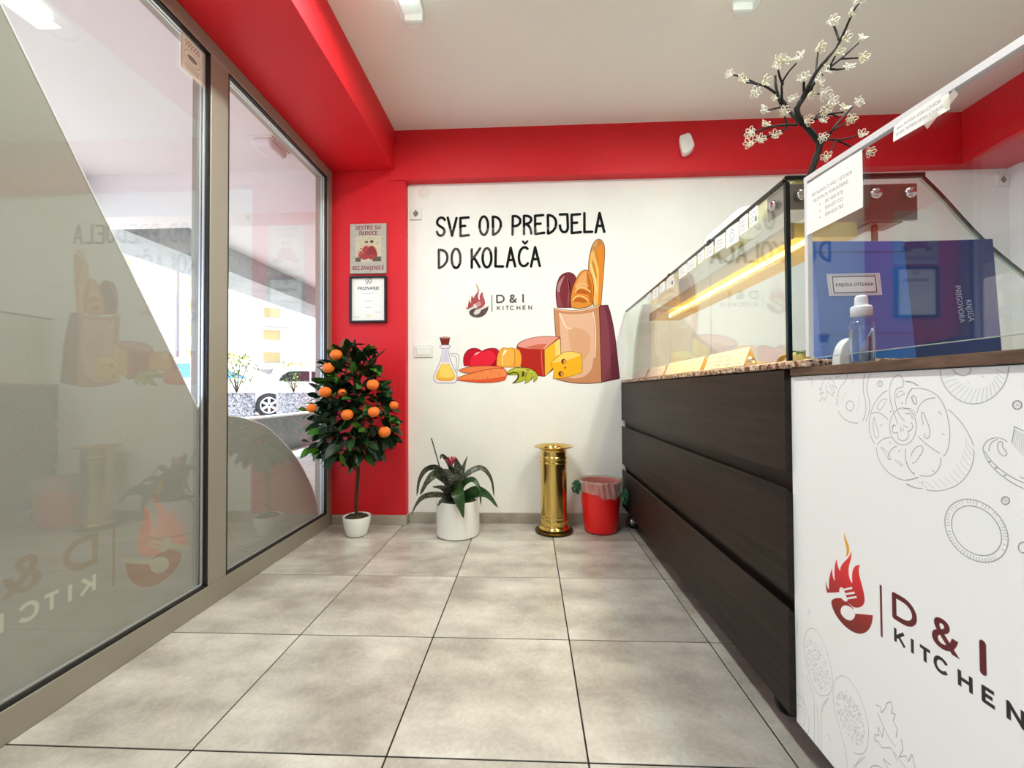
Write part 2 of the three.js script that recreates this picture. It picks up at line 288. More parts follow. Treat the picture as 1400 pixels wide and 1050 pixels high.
  // carrots
  fill(x, 'M 405 605 C 460 570 600 540 760 540 C 900 538 1020 550 1060 570 L 1000 640 C 800 660 560 650 490 645 C 440 632 410 620 405 605 Z', A, '#ec7f4c', '#8f3414', lw);
  fill(x, 'M 315 742 C 440 690 620 630 800 600 C 960 570 1060 560 1090 600 C 1120 640 1110 700 1080 750 C 960 792 740 800 560 775 C 460 762 370 756 315 742 Z', A, '#f08a50', '#8f3414', lw);
  fill(x, 'M 330 744 C 560 740 800 760 1085 690 C 1104 720 1090 742 1076 752 C 960 790 740 798 560 773 Z', A, '#de5a32'); for (const [a, b] of [[620, 640], [870, 620], [990, 660], [600, 740], [820, 720], [760, 750], [730, 630]]) stroke(x, `M ${a} ${b - 14} L ${a + 6} ${b + 14}`, A, '#a8431c', lw * 0.7);
  // celery
  fill(x, 'M 30 600 C 80 560 130 540 200 548 C 300 540 380 590 392 640 C 390 690 370 710 345 722 C 350 690 352 660 340 640 C 320 690 290 726 236 736 C 256 716 256 700 244 690 C 210 720 150 730 92 734 C 140 700 160 670 158 640 C 130 626 80 640 34 632 Z', B, '#b4b534', '#2c3010', lw * 0.8);
  stroke(x, 'M 40 626 C 130 590 180 610 166 660 C 150 700 130 716 100 730', B, '#3f4a1a', lw * 2.2); stroke(x, 'M 160 566 C 250 560 280 600 246 660 M 270 580 C 330 590 350 640 320 690', B, '#3a4418', lw * 1.2); fill(x, 'M 210 590 L 240 600 L 234 650 L 200 660 Z', B, '#55401c'); stroke(x, 'M 120 580 C 190 556 240 570 260 600 M 290 590 C 340 600 350 630 336 650', B, '#e6e08a', lw * 1.4);
  // oil jug
  fill(x, 'M 165 285 L 240 285 C 250 400 300 520 372 660 C 386 720 370 790 330 794 L 90 794 C 40 780 20 730 35 680 C 90 560 160 440 165 285 Z', A, '#f1ecf4', '#8f86ac', lw);
  fill(x, 'M 180 300 L 228 300 C 236 400 250 440 276 490 L 140 490 C 170 420 180 360 180 300 Z', A, '#d9cfe4'); fill(x, 'M 146 510 L 262 510 C 300 580 350 660 350 700 C 340 750 300 764 200 764 C 110 764 66 750 60 700 C 80 630 120 570 146 510 Z', A, '#f3bf4c'); fill(x, 'M 150 520 C 200 512 240 512 256 524 C 290 590 320 640 330 690 C 260 730 160 720 110 690 C 116 630 130 570 150 520 Z', A, '#fbd76a'); fill(x, 'M 70 730 C 160 752 260 752 345 726 C 330 760 280 766 200 766 C 130 766 90 756 70 730 Z', A, '#e9a44a');
  fill(x, ring(200, 258, 78, 30), A, '#eadfec', '#8f86ac', lw); fill(x, 'M 122 124 L 268 124 C 262 160 256 190 250 226 C 220 232 180 232 150 226 C 144 190 130 160 122 124 Z', A, '#7a2a22', '#2c0c0a', lw); fill(x, 'M 124 128 C 160 104 236 104 268 128 C 230 140 160 140 124 128 Z', A, '#b98f88'); stroke(x, 'M 268 366 C 340 350 410 356 408 410 C 404 490 390 560 378 640 M 290 388 C 340 386 372 410 368 460 C 362 520 364 560 366 610', A, '#a9a2bc', lw * 0.9);
  printOnWall(w, 'wall_mural', 'colourful food sticker of bread, cheese, peppers and carrots on the white back wall', 'wall sticker');
}

// ───────── the room ─────────
const X_R = 3.17, Z_F = 2.1, RED_Y = 2.357, BEAM_Y = 2.43, BEAM_X = -0.915;
{ // floor of separate tiles in dark joints
  const floor = struct('floor');
  part(floor, 'grout_bed', box(X_WIN - 0.14, X_R, -0.12, -0.002, Z_WALL - 0.05, Z_F), M.grout);
  const variants = {};
  const X0 = -0.8625, Z0 = -2.5325, S = 0.5, G = 0.0021;
  for (let i = -2; i < 9; i++) for (let j = -2; j < 11; j++) {
    const x0 = Math.max(X0 + i * S, X_WIN - 0.01), x1 = Math.min(X0 + (i + 1) * S, X_R), z0 = Math.max(Z0 + j * S, Z_WALL), z1 = Math.min(Z0 + (j + 1) * S, Z_F);
    if (x1 - x0 < 0.02 || z1 - z0 < 0.02) continue;
    const w = x1 - x0 - 2 * G, d = z1 - z0 - 2 * G, v = Math.floor(hash(i + 9, j + 9, 3) * 6), key = w.toFixed(3) + d.toFixed(3) + v;
    if (!variants[key]) { const g = new RoundedBoxGeometry(w, 0.012, d, 1, 0.0016); variants[key] = metreUv(g, v * 0.37, v * 0.61); }
    part(floor, 'tile', variants[key], M.tile, [(x0 + x1) / 2, -0.006, (z0 + z1) / 2], [0, 0, (hash(i, j, 8) - 0.5) * 0.0012]);
  }
}
structMesh('wall_back', box(-1.02, X_R + 0.2, 0, Y_CEIL, Z_WALL - 0.2, Z_WALL), M.wall);
structMesh('wall_corner', box(X_WIN - 0.07, -0.845, 0, Y_CEIL, Z_PILLAR - 0.26, Z_PILLAR, 0.004), M.red);
structMesh('wall_right', box(X_R, X_R + 0.2, 0, Y_CEIL, Z_WALL - 0.2, Z_F + 0.2), M.wall);
structMesh('wall_front', box(-1.7, X_R + 0.2, 0, Y_CEIL, Z_F, Z_F + 0.2), M.wall);
structMesh('ceiling', box(-1.7, X_R + 0.2, Y_CEIL, Y_CEIL + 0.3, Z_WALL - 0.2, Z_F + 0.2), M.ceiling);
structMesh('trim_1', box(X_WIN - 0.07, BEAM_X, BEAM_Y, Y_CEIL + 0.02, Z_PILLAR - 0.05, Z_F, 0.005), M.red);
structMesh('trim_2', box(-0.95, X_R, RED_Y, Y_CEIL + 0.02, Z_WALL - 0.02, Z_PILLAR + 0.012, 0.005), M.red);
structMesh('trim_3', box(2.81, X_R + 0.02, RED_Y - 0.004, Y_CEIL + 0.02, Z_PILLAR + 0.012, Z_F, 0.005), M.red);
{
  const b1 = struct('baseboard_corner'), b2 = struct('baseboard_back');
  for (const [x0, x1] of [[-1.355, -1.105], [-1.102, -0.8365]]) part(b1, 'skirting_tile', box(x0, x1, 0, 0.068, Z_PILLAR, Z_PILLAR + 0.009, 0.002), M.skirting);
  part(b1, 'skirting_tile', box(-0.845, -0.8365, 0, 0.068, Z_WALL + 0.01, Z_PILLAR - 0.001, 0.002), M.skirting);
  for (let k = 0; k < 8; k++) { const x0 = -0.834 + k * 0.5; part(b2, 'skirting_tile', box(x0, Math.min(x0 + 0.497, X_R - 0.01), 0, 0.072, Z_WALL, Z_WALL + 0.009, 0.002), M.skirting); }
}

// window wall on the left: frame, gaskets, panes, printed film on the outer face
const Y_RAIL = 0.09, Y_HEAD = 2.365, FRAME_B = X_WIN - 0.085, X_PANE = X_WIN - 0.03;
{
  const win = struct('window_1');
  const mull = [[-1.81, -1.706], [0.02, 0.12], [1.95, Z_F]];
  part(win, 'bottom_rail', box(FRAME_B, X_WIN, 0, Y_RAIL, Z_PILLAR, Z_F, 0.003), M.frame);
  part(win, 'head_rail', box(FRAME_B, X_WIN, Y_HEAD, BEAM_Y, Z_PILLAR, Z_F, 0.003), M.frame);
  part(win, 'jamb', box(FRAME_B, X_WIN, Y_RAIL, Y_HEAD, Z_PILLAR, -2.735, 0.003), M.frame);
  for (const [a, b] of mull) part(win, 'mullion', box(FRAME_B, X_WIN, Y_RAIL, Y_HEAD, a, b, 0.004), M.frame);
  const bays = [[-2.735, -1.81], [-1.706, 0.02], [0.12, 1.95]];
  for (const [a, b] of bays) {
    part(win, 'window_pane', box(X_PANE - 0.003, X_PANE + 0.003, Y_RAIL + 0.004, Y_HEAD - 0.004, a + 0.004, b - 0.004), M.glass);
    const loop = (name, xa, xb, t, inset, mat) => part(win, name, merge([
      box(xa, xb, Y_RAIL + inset, Y_RAIL + inset + t, a + inset, b - inset), box(xa, xb, Y_HEAD - inset - t, Y_HEAD - inset, a + inset, b - inset),
      box(xa, xb, Y_RAIL + inset, Y_HEAD - inset, a + inset, a + inset + t), box(xa, xb, Y_RAIL + inset, Y_HEAD - inset, b - inset - t, b - inset)]), mat);
    loop('gasket', X_PANE + 0.004, X_WIN - 0.004, 0.010, 0, M.gasket);
    loop('glazing_bead', X_PANE + 0.004, X_PANE + 0.012, 0.005, 0.010, M.bead);
    loop('spacer', X_PANE - 0.012, X_PANE - 0.004, 0.012, 0, M.bead);
  }
  // film: cut shapes in (z, y); the print reads the right way round from the street
  const X_FILM = X_PANE - 0.012;
  const filmMesh = (name, outline, z0, z1, y0, y1, tex) => {
    const g = new THREE.ShapeGeometry(new THREE.Shape(outline.map(([z, y]) => new THREE.Vector2(z, y))), 24), p = g.attributes.position, uv = g.attributes.uv, n = g.attributes.normal;
    for (let i = 0; i < p.count; i++) { const z = p.getX(i), y = p.getY(i); uv.setXY(i, (z - z0) / (z1 - z0), (y - y0) / (y1 - y0)); p.setXYZ(i, X_FILM, y, z); n.setXYZ(i, -1, 0, 0); }
    part(win, name, g, phys({ map: tex, roughness: 1, transmission: 0.22, thickness: 0, side: THREE.DoubleSide, specularIntensity: 0.2 }));
  };
  const edge = (pts) => part(win, 'lit_film_edge', tube(pts.map(([z, y]) => V(X_FILM + 0.002, y, z)), 0.0022, 60, 5), phys({ color: 0xffffff, roughness: 1, transmission: 0.5 }));  // white strip added for the daylight caught on the cut edge
  const line = '#95917f', BASE = '#98958c';
  { // large pane, straight slanting cut
    const ppm = 620, z0 = -1.7, z1 = -0.35, y0 = 0.09, y1 = 2.36, [c, x] = canvasOf((z1 - z0) * ppm, (y1 - y0) * ppm);
    x.fillStyle = BASE; x.fillRect(0, 0, c.width, c.height);
    const at = (z, y) => [(z - z0) * ppm, (y1 - y) * ppm], m = (a, b) => { const p = rectify(a, b, 0, X_FILM); return at(p.z, p.y); };
    logo(x, at(-1.345, 0.458), 0.000743 * ppm, { tip: '#a89882', flame: '#b08a7a', bowl: '#937a69', base: '#a19c8a', text: '#918778', small: '#bdbaa8' });
    const L = (d, w = 2.2) => stroke(x, d, m, line, w * 0.75);
    L('M 0 420 C 60 400 130 370 150 380', 1.5); L('M 0 205 C 40 260 60 280 105 350 M 0 245 C 40 260 60 280 80 330', 2); L('M 0 375 C 40 395 90 400 110 380 M 0 395 C 40 412 90 412 110 396', 2);
    L('M 38 478 C 36 500 46 520 70 538 C 80 560 100 580 130 594 C 150 600 160 594 164 588', 2.4); L('M 40 470 C 60 440 86 450 90 480 M 112 440 C 118 420 160 430 165 470 C 176 480 170 470 180 490 M 116 440 C 110 460 112 470 130 480', 2.4); L('M 70 520 C 84 500 110 488 120 480 M 100 500 C 110 560 130 570 160 590 M 120 520 C 110 550 120 570 128 575', 2); L('M 0 556 C 30 558 54 566 54 586 C 50 620 20 640 0 650 M 0 564 C 26 566 44 574 44 588 C 40 610 20 628 0 636', 2.6); L('M 165 560 C 168 540 190 534 200 552 C 210 580 196 600 180 606 L 165 600 Z M 205 548 C 214 530 236 530 248 544 C 256 560 250 570 240 580 L 254 582 M 232 560 L 252 580', 2.2); L('M 200 556 C 214 566 218 580 234 588 M 184 606 C 190 598 206 600 216 580 L 224 610', 2);
    L(ring(28, 586, 9, 7), 2); L('M 0 440 L 82 442 M 0 450 L 82 452', 1.4);
    filmMesh('window_film', [[-1.702, 0.086], [0.016, 0.086], [0.016, 2.362], [-0.772, 2.362], [-1.047, 1.911], [-1.7, 0.826]], z0, z1, y0, y1, texOf(c));
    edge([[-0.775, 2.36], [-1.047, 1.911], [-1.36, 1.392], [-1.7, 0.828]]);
  }
  { // narrow pane, rounded cut
    const ppm = 620, z0 = -2.74, z1 = -1.8, y0 = 0.09, y1 = 0.82, [c, x] = canvasOf((z1 - z0) * ppm, (y1 - y0) * ppm);
    x.fillStyle = BASE; x.fillRect(0, 0, c.width, c.height);
    const at = (z, y) => [(z - z0) * ppm, (y1 - y) * ppm], k4 = (a, b) => { const p = rectify(300 + a / 4.375, 550 + b / 4.375, 0, X_FILM); return at(p.z, p.y); };
    const L = (d, w = 2.4) => stroke(x, d, k4, '#8f8576', w * 0.75);
    L('M 140 470 C 120 380 180 300 260 290 C 330 290 350 340 330 400 C 310 450 220 500 170 480 C 150 470 140 460 140 470'); L('M 160 450 C 150 380 200 320 260 310 C 310 310 330 350 312 390'); L('M 180 290 C 200 220 260 180 330 220 C 370 260 380 320 450 350 M 210 250 C 250 210 330 240 350 300'); L('M 300 450 C 340 400 380 420 400 480 C 420 500 440 470 450 440'); L('M 50 620 C 120 580 260 590 320 640 C 360 690 340 720 330 740', 3); L(ring(90, 690, 34, 38), 3); L(ring(90, 690, 20, 24), 2); L('M 45 740 C 80 830 130 900 200 860 C 280 820 340 780 345 720 M 45 780 C 90 880 150 920 230 880'); L('M 410 720 C 400 660 440 610 500 610 L 575 610 M 450 580 C 470 520 500 480 520 460 M 100 100 C 110 200 70 260 45 280');
    const curve = [[-1.812, 0.806], [-1.84, 0.802], [-1.958, 0.784], [-2.06, 0.757], [-2.154, 0.721], [-2.303, 0.621], [-2.4, 0.545], [-2.478, 0.4675], [-2.56, 0.37], [-2.617, 0.293], [-2.67, 0.19], [-2.7, 0.089]];
    const dense = new THREE.CatmullRomCurve3(curve.map(([z, y]) => V(0, y, z))).getPoints(60).map((p) => [p.z, p.y]);
    filmMesh('window_film', [...dense, [-1.812, 0.089]], z0, z1, y0, y1, texOf(c));
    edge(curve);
  }
}
{ // small notice stuck inside the large pane, top corner
  const [c, x] = canvasOf(230, 320);
  x.fillStyle = '#f3ece0'; x.fillRect(0, 0, 230, 320); x.strokeStyle = '#b98f84'; x.lineWidth = 5; x.strokeRect(10, 10, 210, 300);
  x.strokeStyle = '#a86a66'; x.lineWidth = 5; for (let r = 0; r < 2; r++) for (let i = 0; i < 6; i++) { x.beginPath(); x.moveTo(44 + i * 25 + r * 6, 58 + r * 28); x.lineTo(50 + i * 25 + r * 6, 36 + r * 28); x.lineTo(60 + i * 25, 58 + r * 28); x.stroke(); }
  x.beginPath(); x.ellipse(115, 165, 84, 58, 0, 0, 6.3); x.strokeStyle = '#b7a48e'; x.lineWidth = 4; x.stroke();
  x.fillStyle = '#8f887c'; x.beginPath(); x.ellipse(115, 165, 50, 22, 0, 0, 6.3); x.fill();
  x.fillStyle = '#a59684'; for (let i = 0; i < 3; i++) x.fillRect(45 + i * 6, 245 + i * 20, 140 - i * 12, 5);
  const g = new THREE.PlaneGeometry(0.114, 0.152);
  single('window_notice', g, std({ map: texOf(c), roughness: 0.7, side: THREE.DoubleSide }), 'small beige printed notice stuck in the top corner of the large window pane', 'notice', [X_PANE + 0.006, 2.283, -1.634], [0, Math.PI / 2, 0]);
}

// ───────── ceiling fittings ─────────
function batten(x, z0, z1, label) {
  const t = thing('ceiling_light', label, 'ceiling light', [x, Y_CEIL, 0], 0), h = 0.052, len = z1 - z0, zc = (z0 + z1) / 2;
  part(t, 'housing', box(-0.05, 0.05, -0.018, 0, z0 + 0.02, z1 - 0.02, 0.004), M.white);
  for (const s of [-1, 1]) part(t, 'light_tube', new THREE.CylinderGeometry(0.012, 0.012, len - 0.24, 14).rotateX(Math.PI / 2), M.tube, [s * 0.024, -0.045, zc]);
  const sh = new THREE.Shape(), w = len / 2, r = 0.05; // clear moulded cover with rounded ends
  const pts = []; for (let i = 0; i <= 10; i++) { const a = Math.PI * i / 10; pts.push([Math.cos(a) * 0.058, w - r + Math.sin(a) * r]); } for (let i = 0; i <= 10; i++) { const a = Math.PI + Math.PI * i / 10; pts.push([Math.cos(a) * 0.058, -w + r + Math.sin(a) * r]); }
  pts.forEach(([a, b], i) => i ? sh.lineTo(a, b) : sh.moveTo(a, b));
  const rim = [], ring3 = (y, k) => pts.map(([a, b]) => V(a * k, y, zc + (Math.sign(b) * (Math.abs(b) - (1 - k) * 0.05))));
  const levels = [ring3(-0.012, 1), ring3(-0.05, 1), ring3(-0.066, 0.9), ring3(-0.074, 0.7)], pos = [], idx = [], n = pts.length;
  levels.forEach((l) => l.forEach((p) => pos.push(p.x, p.y, p.z)));
  for (let l = 0; l < levels.length - 1; l++) for (let i = 0; i < n; i++) { const a = l * n + i, b = l * n + (i + 1) % n; idx.push(a, b, a + n, b, b + n, a + n); }
  const c = pos.length / 3; pos.push(0, -0.075, zc + w - 0.07, 0, -0.075, zc - w + 0.07); const last = (levels.length - 1) * n;
  for (let i = 0; i < n; i++) { const b = (i + 1) % n, top = i <= 10 ? c : c + 1, tb = b <= 10 && b > 0 || b === 0 && i !== n - 1 ? c : c + 1; idx.push(last + i, last + b, top); if ((i <= 10) !== (b <= 10)) idx.push(last + b, i <= 10 ? c + 1 : c, i <= 10 ? c : c + 1); }
  const g = new THREE.BufferGeometry(); g.setAttribute('position', new THREE.Float32BufferAttribute(pos, 3)); g.setIndex(idx); g.computeVertexNormals();
  part(t, 'clear_cover', g, M.cover);
  part(t, 'end_cap', box(-0.045, 0.045, -0.05, -0.004, z0 + 0.012, z0 + 0.03, 0.004), M.plastic); part(t, 'end_cap', box(-0.045, 0.045, -0.05, -0.004, z1 - 0.03, z1 - 0.012, 0.004), M.plastic);
  const l = new THREE.RectAreaLight(0xf6fff6, TUBE_LIGHT, 0.1, len - 0.2); l.position.set(x, Y_CEIL - 0.079, zc); l.rotation.x = -Math.PI / 2; l.name = 'tube_light'; scene.add(l);
}
M.tube = std({ color: 0xffffff, emissive: 0xf0fff8, emissiveIntensity: 7, roughness: 0.4 });
M.cover = phys({ color: 0xf6fafa, transmission: 0.85, thickness: 0, roughness: 0.22, ior: 1.5 });
batten(-0.535, -1.93, -0.36, 'clear-covered fluorescent batten on the ceiling near the red window beam');
batten(0.99, -1.95, -0.38, 'clear-covered fluorescent batten on the ceiling above the flowering branch');

// ───────── wall fittings ─────────
function socket(x, y, s, label) {
  const t = thing('wall_socket', label, 'socket', [x, y, Z_WALL]);
  part(t, 'face_plate', box(-s / 2, s / 2, -s / 2, s / 2, 0, 0.012, 0.003), M.plastic);
  part(t, 'recess', new THREE.CylinderGeometry(s * 0.25, s * 0.25, 0.003, 28).rotateX(Math.PI / 2), M.plasticGrey, [0, 0, 0.0125]);
  part(t, 'recess_rim', new THREE.TorusGeometry(s * 0.26, 0.003, 8, 28), M.plastic, [0, 0, 0.013]);
  for (const k of [-1, 1]) part(t, 'pin_hole', new THREE.CylinderGeometry(0.004, 0.004, 0.003, 12).rotateX(Math.PI / 2), M.slot, [k * s * 0.11, 0, 0.0145]);
  for (const k of [-1, 1]) part(t, 'earth_clip', box(-0.004, 0.004, -0.005, 0.005, 0, 0.004), M.slot, [0, k * s * 0.21, 0.0125]);
}
socket(-0.786, 2.147, 0.08, 'square white socket high on the wall below the slogan sticker corner, beside the red column');
socket(3.125, 2.277, 0.08, 'square white socket high in the far right wall corner under the red beam');
{
  const t = thing('switch_plate', 'wide white three-button light switch plate beside the red column', 'light switch', [-0.737, 1.187, Z_WALL]);
  part(t, 'face_plate', box(-0.066, 0.066, -0.043, 0.043, 0, 0.009, 0.003), M.plastic);
  part(t, 'inner_frame', box(-0.05, 0.05, -0.028, 0.028, 0.007, 0.011, 0.002), M.plastic);
  for (let k = 0; k < 3; k++) part(t, 'rocker', box(-0.0145, 0.0145, -0.024, 0.024, 0.008, 0.0145, 0.002), M.whiteGloss, [-0.031 + k * 0.031, 0, 0], [0.06, 0, 0]);
}
for (const [x, y, l] of [[-0.728, 2.3, 'round white blank cover on the wall above the left socket'], [2.6, 2.33, 'round white blank cover on the wall under the red beam, behind the glass display case']]) {
  const t = thing('wall_cover', l, 'blank cover', [x, y, Z_WALL]);
  part(t, 'disc', lathe([[0, 0.005], [0.038, 0.004], [0.043, 0.002], [0.044, 0]], 36).rotateX(Math.PI / 2), M.plastic);
}
{
  const t = thing('motion_sensor', 'small white motion sensor with a curved face on the red back beam', 'sensor', [1.047, 2.522, Z_PILLAR + 0.012]);
  const s = new THREE.Shape(); s.moveTo(-0.034, -0.045); s.quadraticCurveTo(-0.036, 0.05, -0.02, 0.06); s.lineTo(0.02, 0.06); s.quadraticCurveTo(0.036, 0.055, 0.034, 0.02); s.lineTo(0.034, -0.03); s.quadraticCurveTo(0.01, -0.062, -0.02, -0.06); s.quadraticCurveTo(-0.034, -0.058, -0.034, -0.045);
  const g = new THREE.ExtrudeGeometry(s, { depth: 0.026, bevelEnabled: true, bevelSize: 0.007, bevelThickness: 0.012, bevelSegments: 4 });
  part(t, 'housing', g, M.whiteGloss, [0, 0, 0.014], [-0.12, -0.25, 0.18]);
  part(t, 'lens', new RoundedBoxGeometry(0.046, 0.05, 0.014, 3, 0.006), M.plastic, [0.012, -0.004, 0.05], [-0.12, -0.25, 0.18]);
  part(t, 'mounting_foot', box(-0.016, 0.016, -0.03, 0.03, 0, 0.02, 0.003), M.plastic);
}
{
  const t = thing('alarm_sounder', 'white rounded cylinder fitting on the red right-hand beam at the photo edge', 'sensor', [2.81, 2.45, -2.3]);
  part(t, 'mounting_plate', box(-0.01, 0, -0.05, 0.05, -0.045, 0.045, 0.002), M.plastic);
  part(t, 'housing', lathe([[0, 0.1], [0.025, 0.098], [0.04, 0.085], [0.044, 0.06], [0.044, 0.0]], 28).rotateZ(Math.PI / 2), M.whiteGloss, [-0.008, 0, 0]);
}
// framed print and certificate on the red column
{
  const [c, x] = canvasOf(420, 590);
  x.fillStyle = '#b5ada2'; x.fillRect(0, 0, 420, 590);
  seed = 21; for (let i = 0; i < 900; i++) { const k = 150 + rr(-30, 45); x.fillStyle = `rgba(${k},${k - 4},${k - 10},.35)`; x.fillRect(rr(0, 420), rr(0, 590), rr(4, 40), rr(2, 8)); }
  x.fillStyle = '#c9bfa6'; x.fillRect(62, 150, 300, 300); for (let i = 0; i < 300; i++) { const k = rr(0, 50); x.fillStyle = `rgba(${200 - k},${188 - k},${160 - k},.4)`; x.fillRect(rr(62, 340), rr(150, 430), rr(6, 26), rr(4, 14)); }
  x.fillStyle = '#5b5148'; x.fillRect(62, 400, 62, 50); x.fillRect(262, 392, 100, 58);
  const man = (a, b, s, hair, dress) => { x.fillStyle = dress; x.beginPath(); x.moveTo(a - 22 * s, b + 40 * s); x.quadraticCurveTo(a - 80 * s, b + 130 * s, a - 62 * s, b + 170 * s); x.quadraticCurveTo(a, b + 196 * s, a + 64 * s, b + 168 * s); x.quadraticCurveTo(a + 70 * s, b + 110 * s, a + 22 * s, b + 40 * s); x.fill(); x.fillStyle = '#d9b08c'; x.beginPath(); x.ellipse(a, b, 17 * s, 21 * s, 0, 0, 6.3); x.fill(); x.fillRect(a - 12 * s, b + 160 * s, 9 * s, 40 * s); x.fillRect(a + 10 * s, b + 160 * s, 9 * s, 40 * s); x.fillStyle = hair; x.beginPath(); x.ellipse(a, b - 9 * s, 21 * s, 16 * s, 0, 0, 6.3); x.fill(); x.strokeStyle = '#caa07c'; x.lineWidth = 9 * s; x.beginPath(); x.moveTo(a - 16 * s, b + 44 * s); x.lineTo(a - 62 * s, b + 30 * s); x.lineTo(a - 72 * s, b - 12 * s); x.moveTo(a + 16 * s, b + 44 * s); x.lineTo(a + 60 * s, b + 76 * s); x.stroke(); };
  man(188, 225, 0.95, '#33241d', '#a33a38'); man(252, 222, 1, '#3f2a1c', '#8e2b2e'); man(128, 300, 0.55, '#6a4630', '#b05048');
  x.fillStyle = '#9e3a3a'; x.beginPath(); x.ellipse(168, 392, 52, 34, 0, 0, 6.3); x.ellipse(256, 396, 46, 32, 0, 0, 6.3); x.fill();
  x.fillStyle = '#7d2038'; x.textAlign = 'center'; x.font = 'bold 60px sans-serif';
  const narrow = (s, y, w) => { x.save(); const m = x.measureText(s).width; x.translate(210, y); x.scale(w / m, 1.05); x.fillText(s, 0, 0); x.restore(); };
  narrow('SESTRE SU', 68, 300); narrow('IMENICE', 134, 215); narrow('BEZ ZAMJENICE', 548, 372);
  const t = thing('wall_picture', 'grey wooden picture with dancing figures and red handwriting on the red column, above the certificate', 'picture', [-1.1, 1.888, Z_PILLAR], 0);
  part(t, 'board', box(-0.126, 0.126, -0.172, 0.172, 0, 0.014, 0.002), std({ color: 0x9f978c, roughness: 0.8 }));
  part(t, 'print', new THREE.PlaneGeometry(0.25, 0.342), std({ map: texOf(c), roughness: 0.75 }), [0, 0, 0.0148]);
}
{
  const [c, x] = canvasOf(420, 590);
  x.fillStyle = '#f7f6f2'; x.fillRect(0, 0, 420, 590); x.textAlign = 'center'; x.fillStyle = '#17171a'; x.strokeStyle = '#17171a';
  x.lineWidth = 6; x.beginPath(); x.ellipse(190, 38, 16, 20, 0, 0, 6.3); x.stroke(); x.beginPath(); x.moveTo(206, 40); x.quadraticCurveTo(214, 76, 176, 80); x.stroke(); x.beginPath(); x.ellipse(232, 30, 18, 20, 0, 0, 6.3); x.stroke(); x.beginPath(); x.moveTo(250, 32); x.quadraticCurveTo(254, 70, 222, 76); x.moveTo(238, 8); x.lineTo(252, 2); x.stroke();
  x.font = 'bold 58px sans-serif'; x.save(); x.translate(210, 160); const m = x.measureText('PRIZNANJE').width; x.scale(280 / m, 1); x.fillText('PRIZNANJE', 0, 0); x.restore();
  x.fillStyle = '#a9a9a6'; x.fillRect(140, 208, 140, 6); x.fillRect(165, 310, 90, 7); x.fillRect(172, 402, 70, 6); x.fillRect(14, 534, 80, 6); x.fillRect(300, 472, 70, 5);
  x.fillStyle = '#f1ead0'; x.beginPath(); x.ellipse(215, 520, 40, 26, 0, 0, 6.3); x.fill();
  const t = thing('framed_certificate', 'black framed white certificate headed PRIZNANJE hanging on the red column', 'certificate', [-1.1, 1.538, Z_PILLAR]);
  const W = 0.128, H = 0.16, b = 0.014;
  for (const g of [box(-W, W, H - b, H, 0, 0.026, 0.002), box(-W, W, -H, -H + b, 0, 0.026, 0.002), box(-W, -W + b, -H + b, H - b, 0, 0.026, 0.002), box(W - b, W, -H + b, H - b, 0, 0.026, 0.002)]) part(t, 'frame_bar', g, M.black);
  part(t, 'backing', box(-W + b, W - b, -H + b, H - b, 0.002, 0.008), M.black);
  part(t, 'paper', new THREE.PlaneGeometry(2 * (W - b), 2 * (H - b)), std({ map: texOf(c), roughness: 0.6 }), [0, 0, 0.0115]);
  part(t, 'cover_glass', box(-W + b, W - b, -H + b, H - b, 0.014, 0.016), phys({ transmission: 1, thickness: 0, roughness: 0.02, color: 0xffffff, ior: 1.4 }));
}

// ───────── orange tree in a white pot ─────────
function leafGeo(len, wid, bend, fold, rows = 5) {
  const pos = [], idx = [], uv = [];
  for (let i = 0; i <= rows; i++) {
    const t = i / rows, w = wid * 0.5 * Math.pow(Math.sin(Math.PI * Math.min(1, 0.06 + t * 0.94)), 0.75) * (1 - 0.25 * t), y = -bend * t * t;
    pos.push(-w, y + fold * w, t * len, 0, y, t * len, w, y + fold * w, t * len); uv.push(0, t, 0.5, t, 1, t);
    if (i) { const a = (i - 1) * 3, b = i * 3; idx.push(a, b, a + 1, a + 1, b, b + 1, a + 1, b + 1, a + 2, a + 2, b + 1, b + 2); }
  }
  const g = new THREE.BufferGeometry(); g.setAttribute('position', new THREE.Float32BufferAttribute(pos, 3)); g.setAttribute('uv', new THREE.Float32BufferAttribute(uv, 2)); g.setIndex(idx); g.computeVertexNormals(); return g;
}
const leafMat = (c, tr = 0.22) => phys({ color: c, roughness: 0.42, transmission: tr, thickness: 0, side: THREE.DoubleSide, specularIntensity: 0.7 });
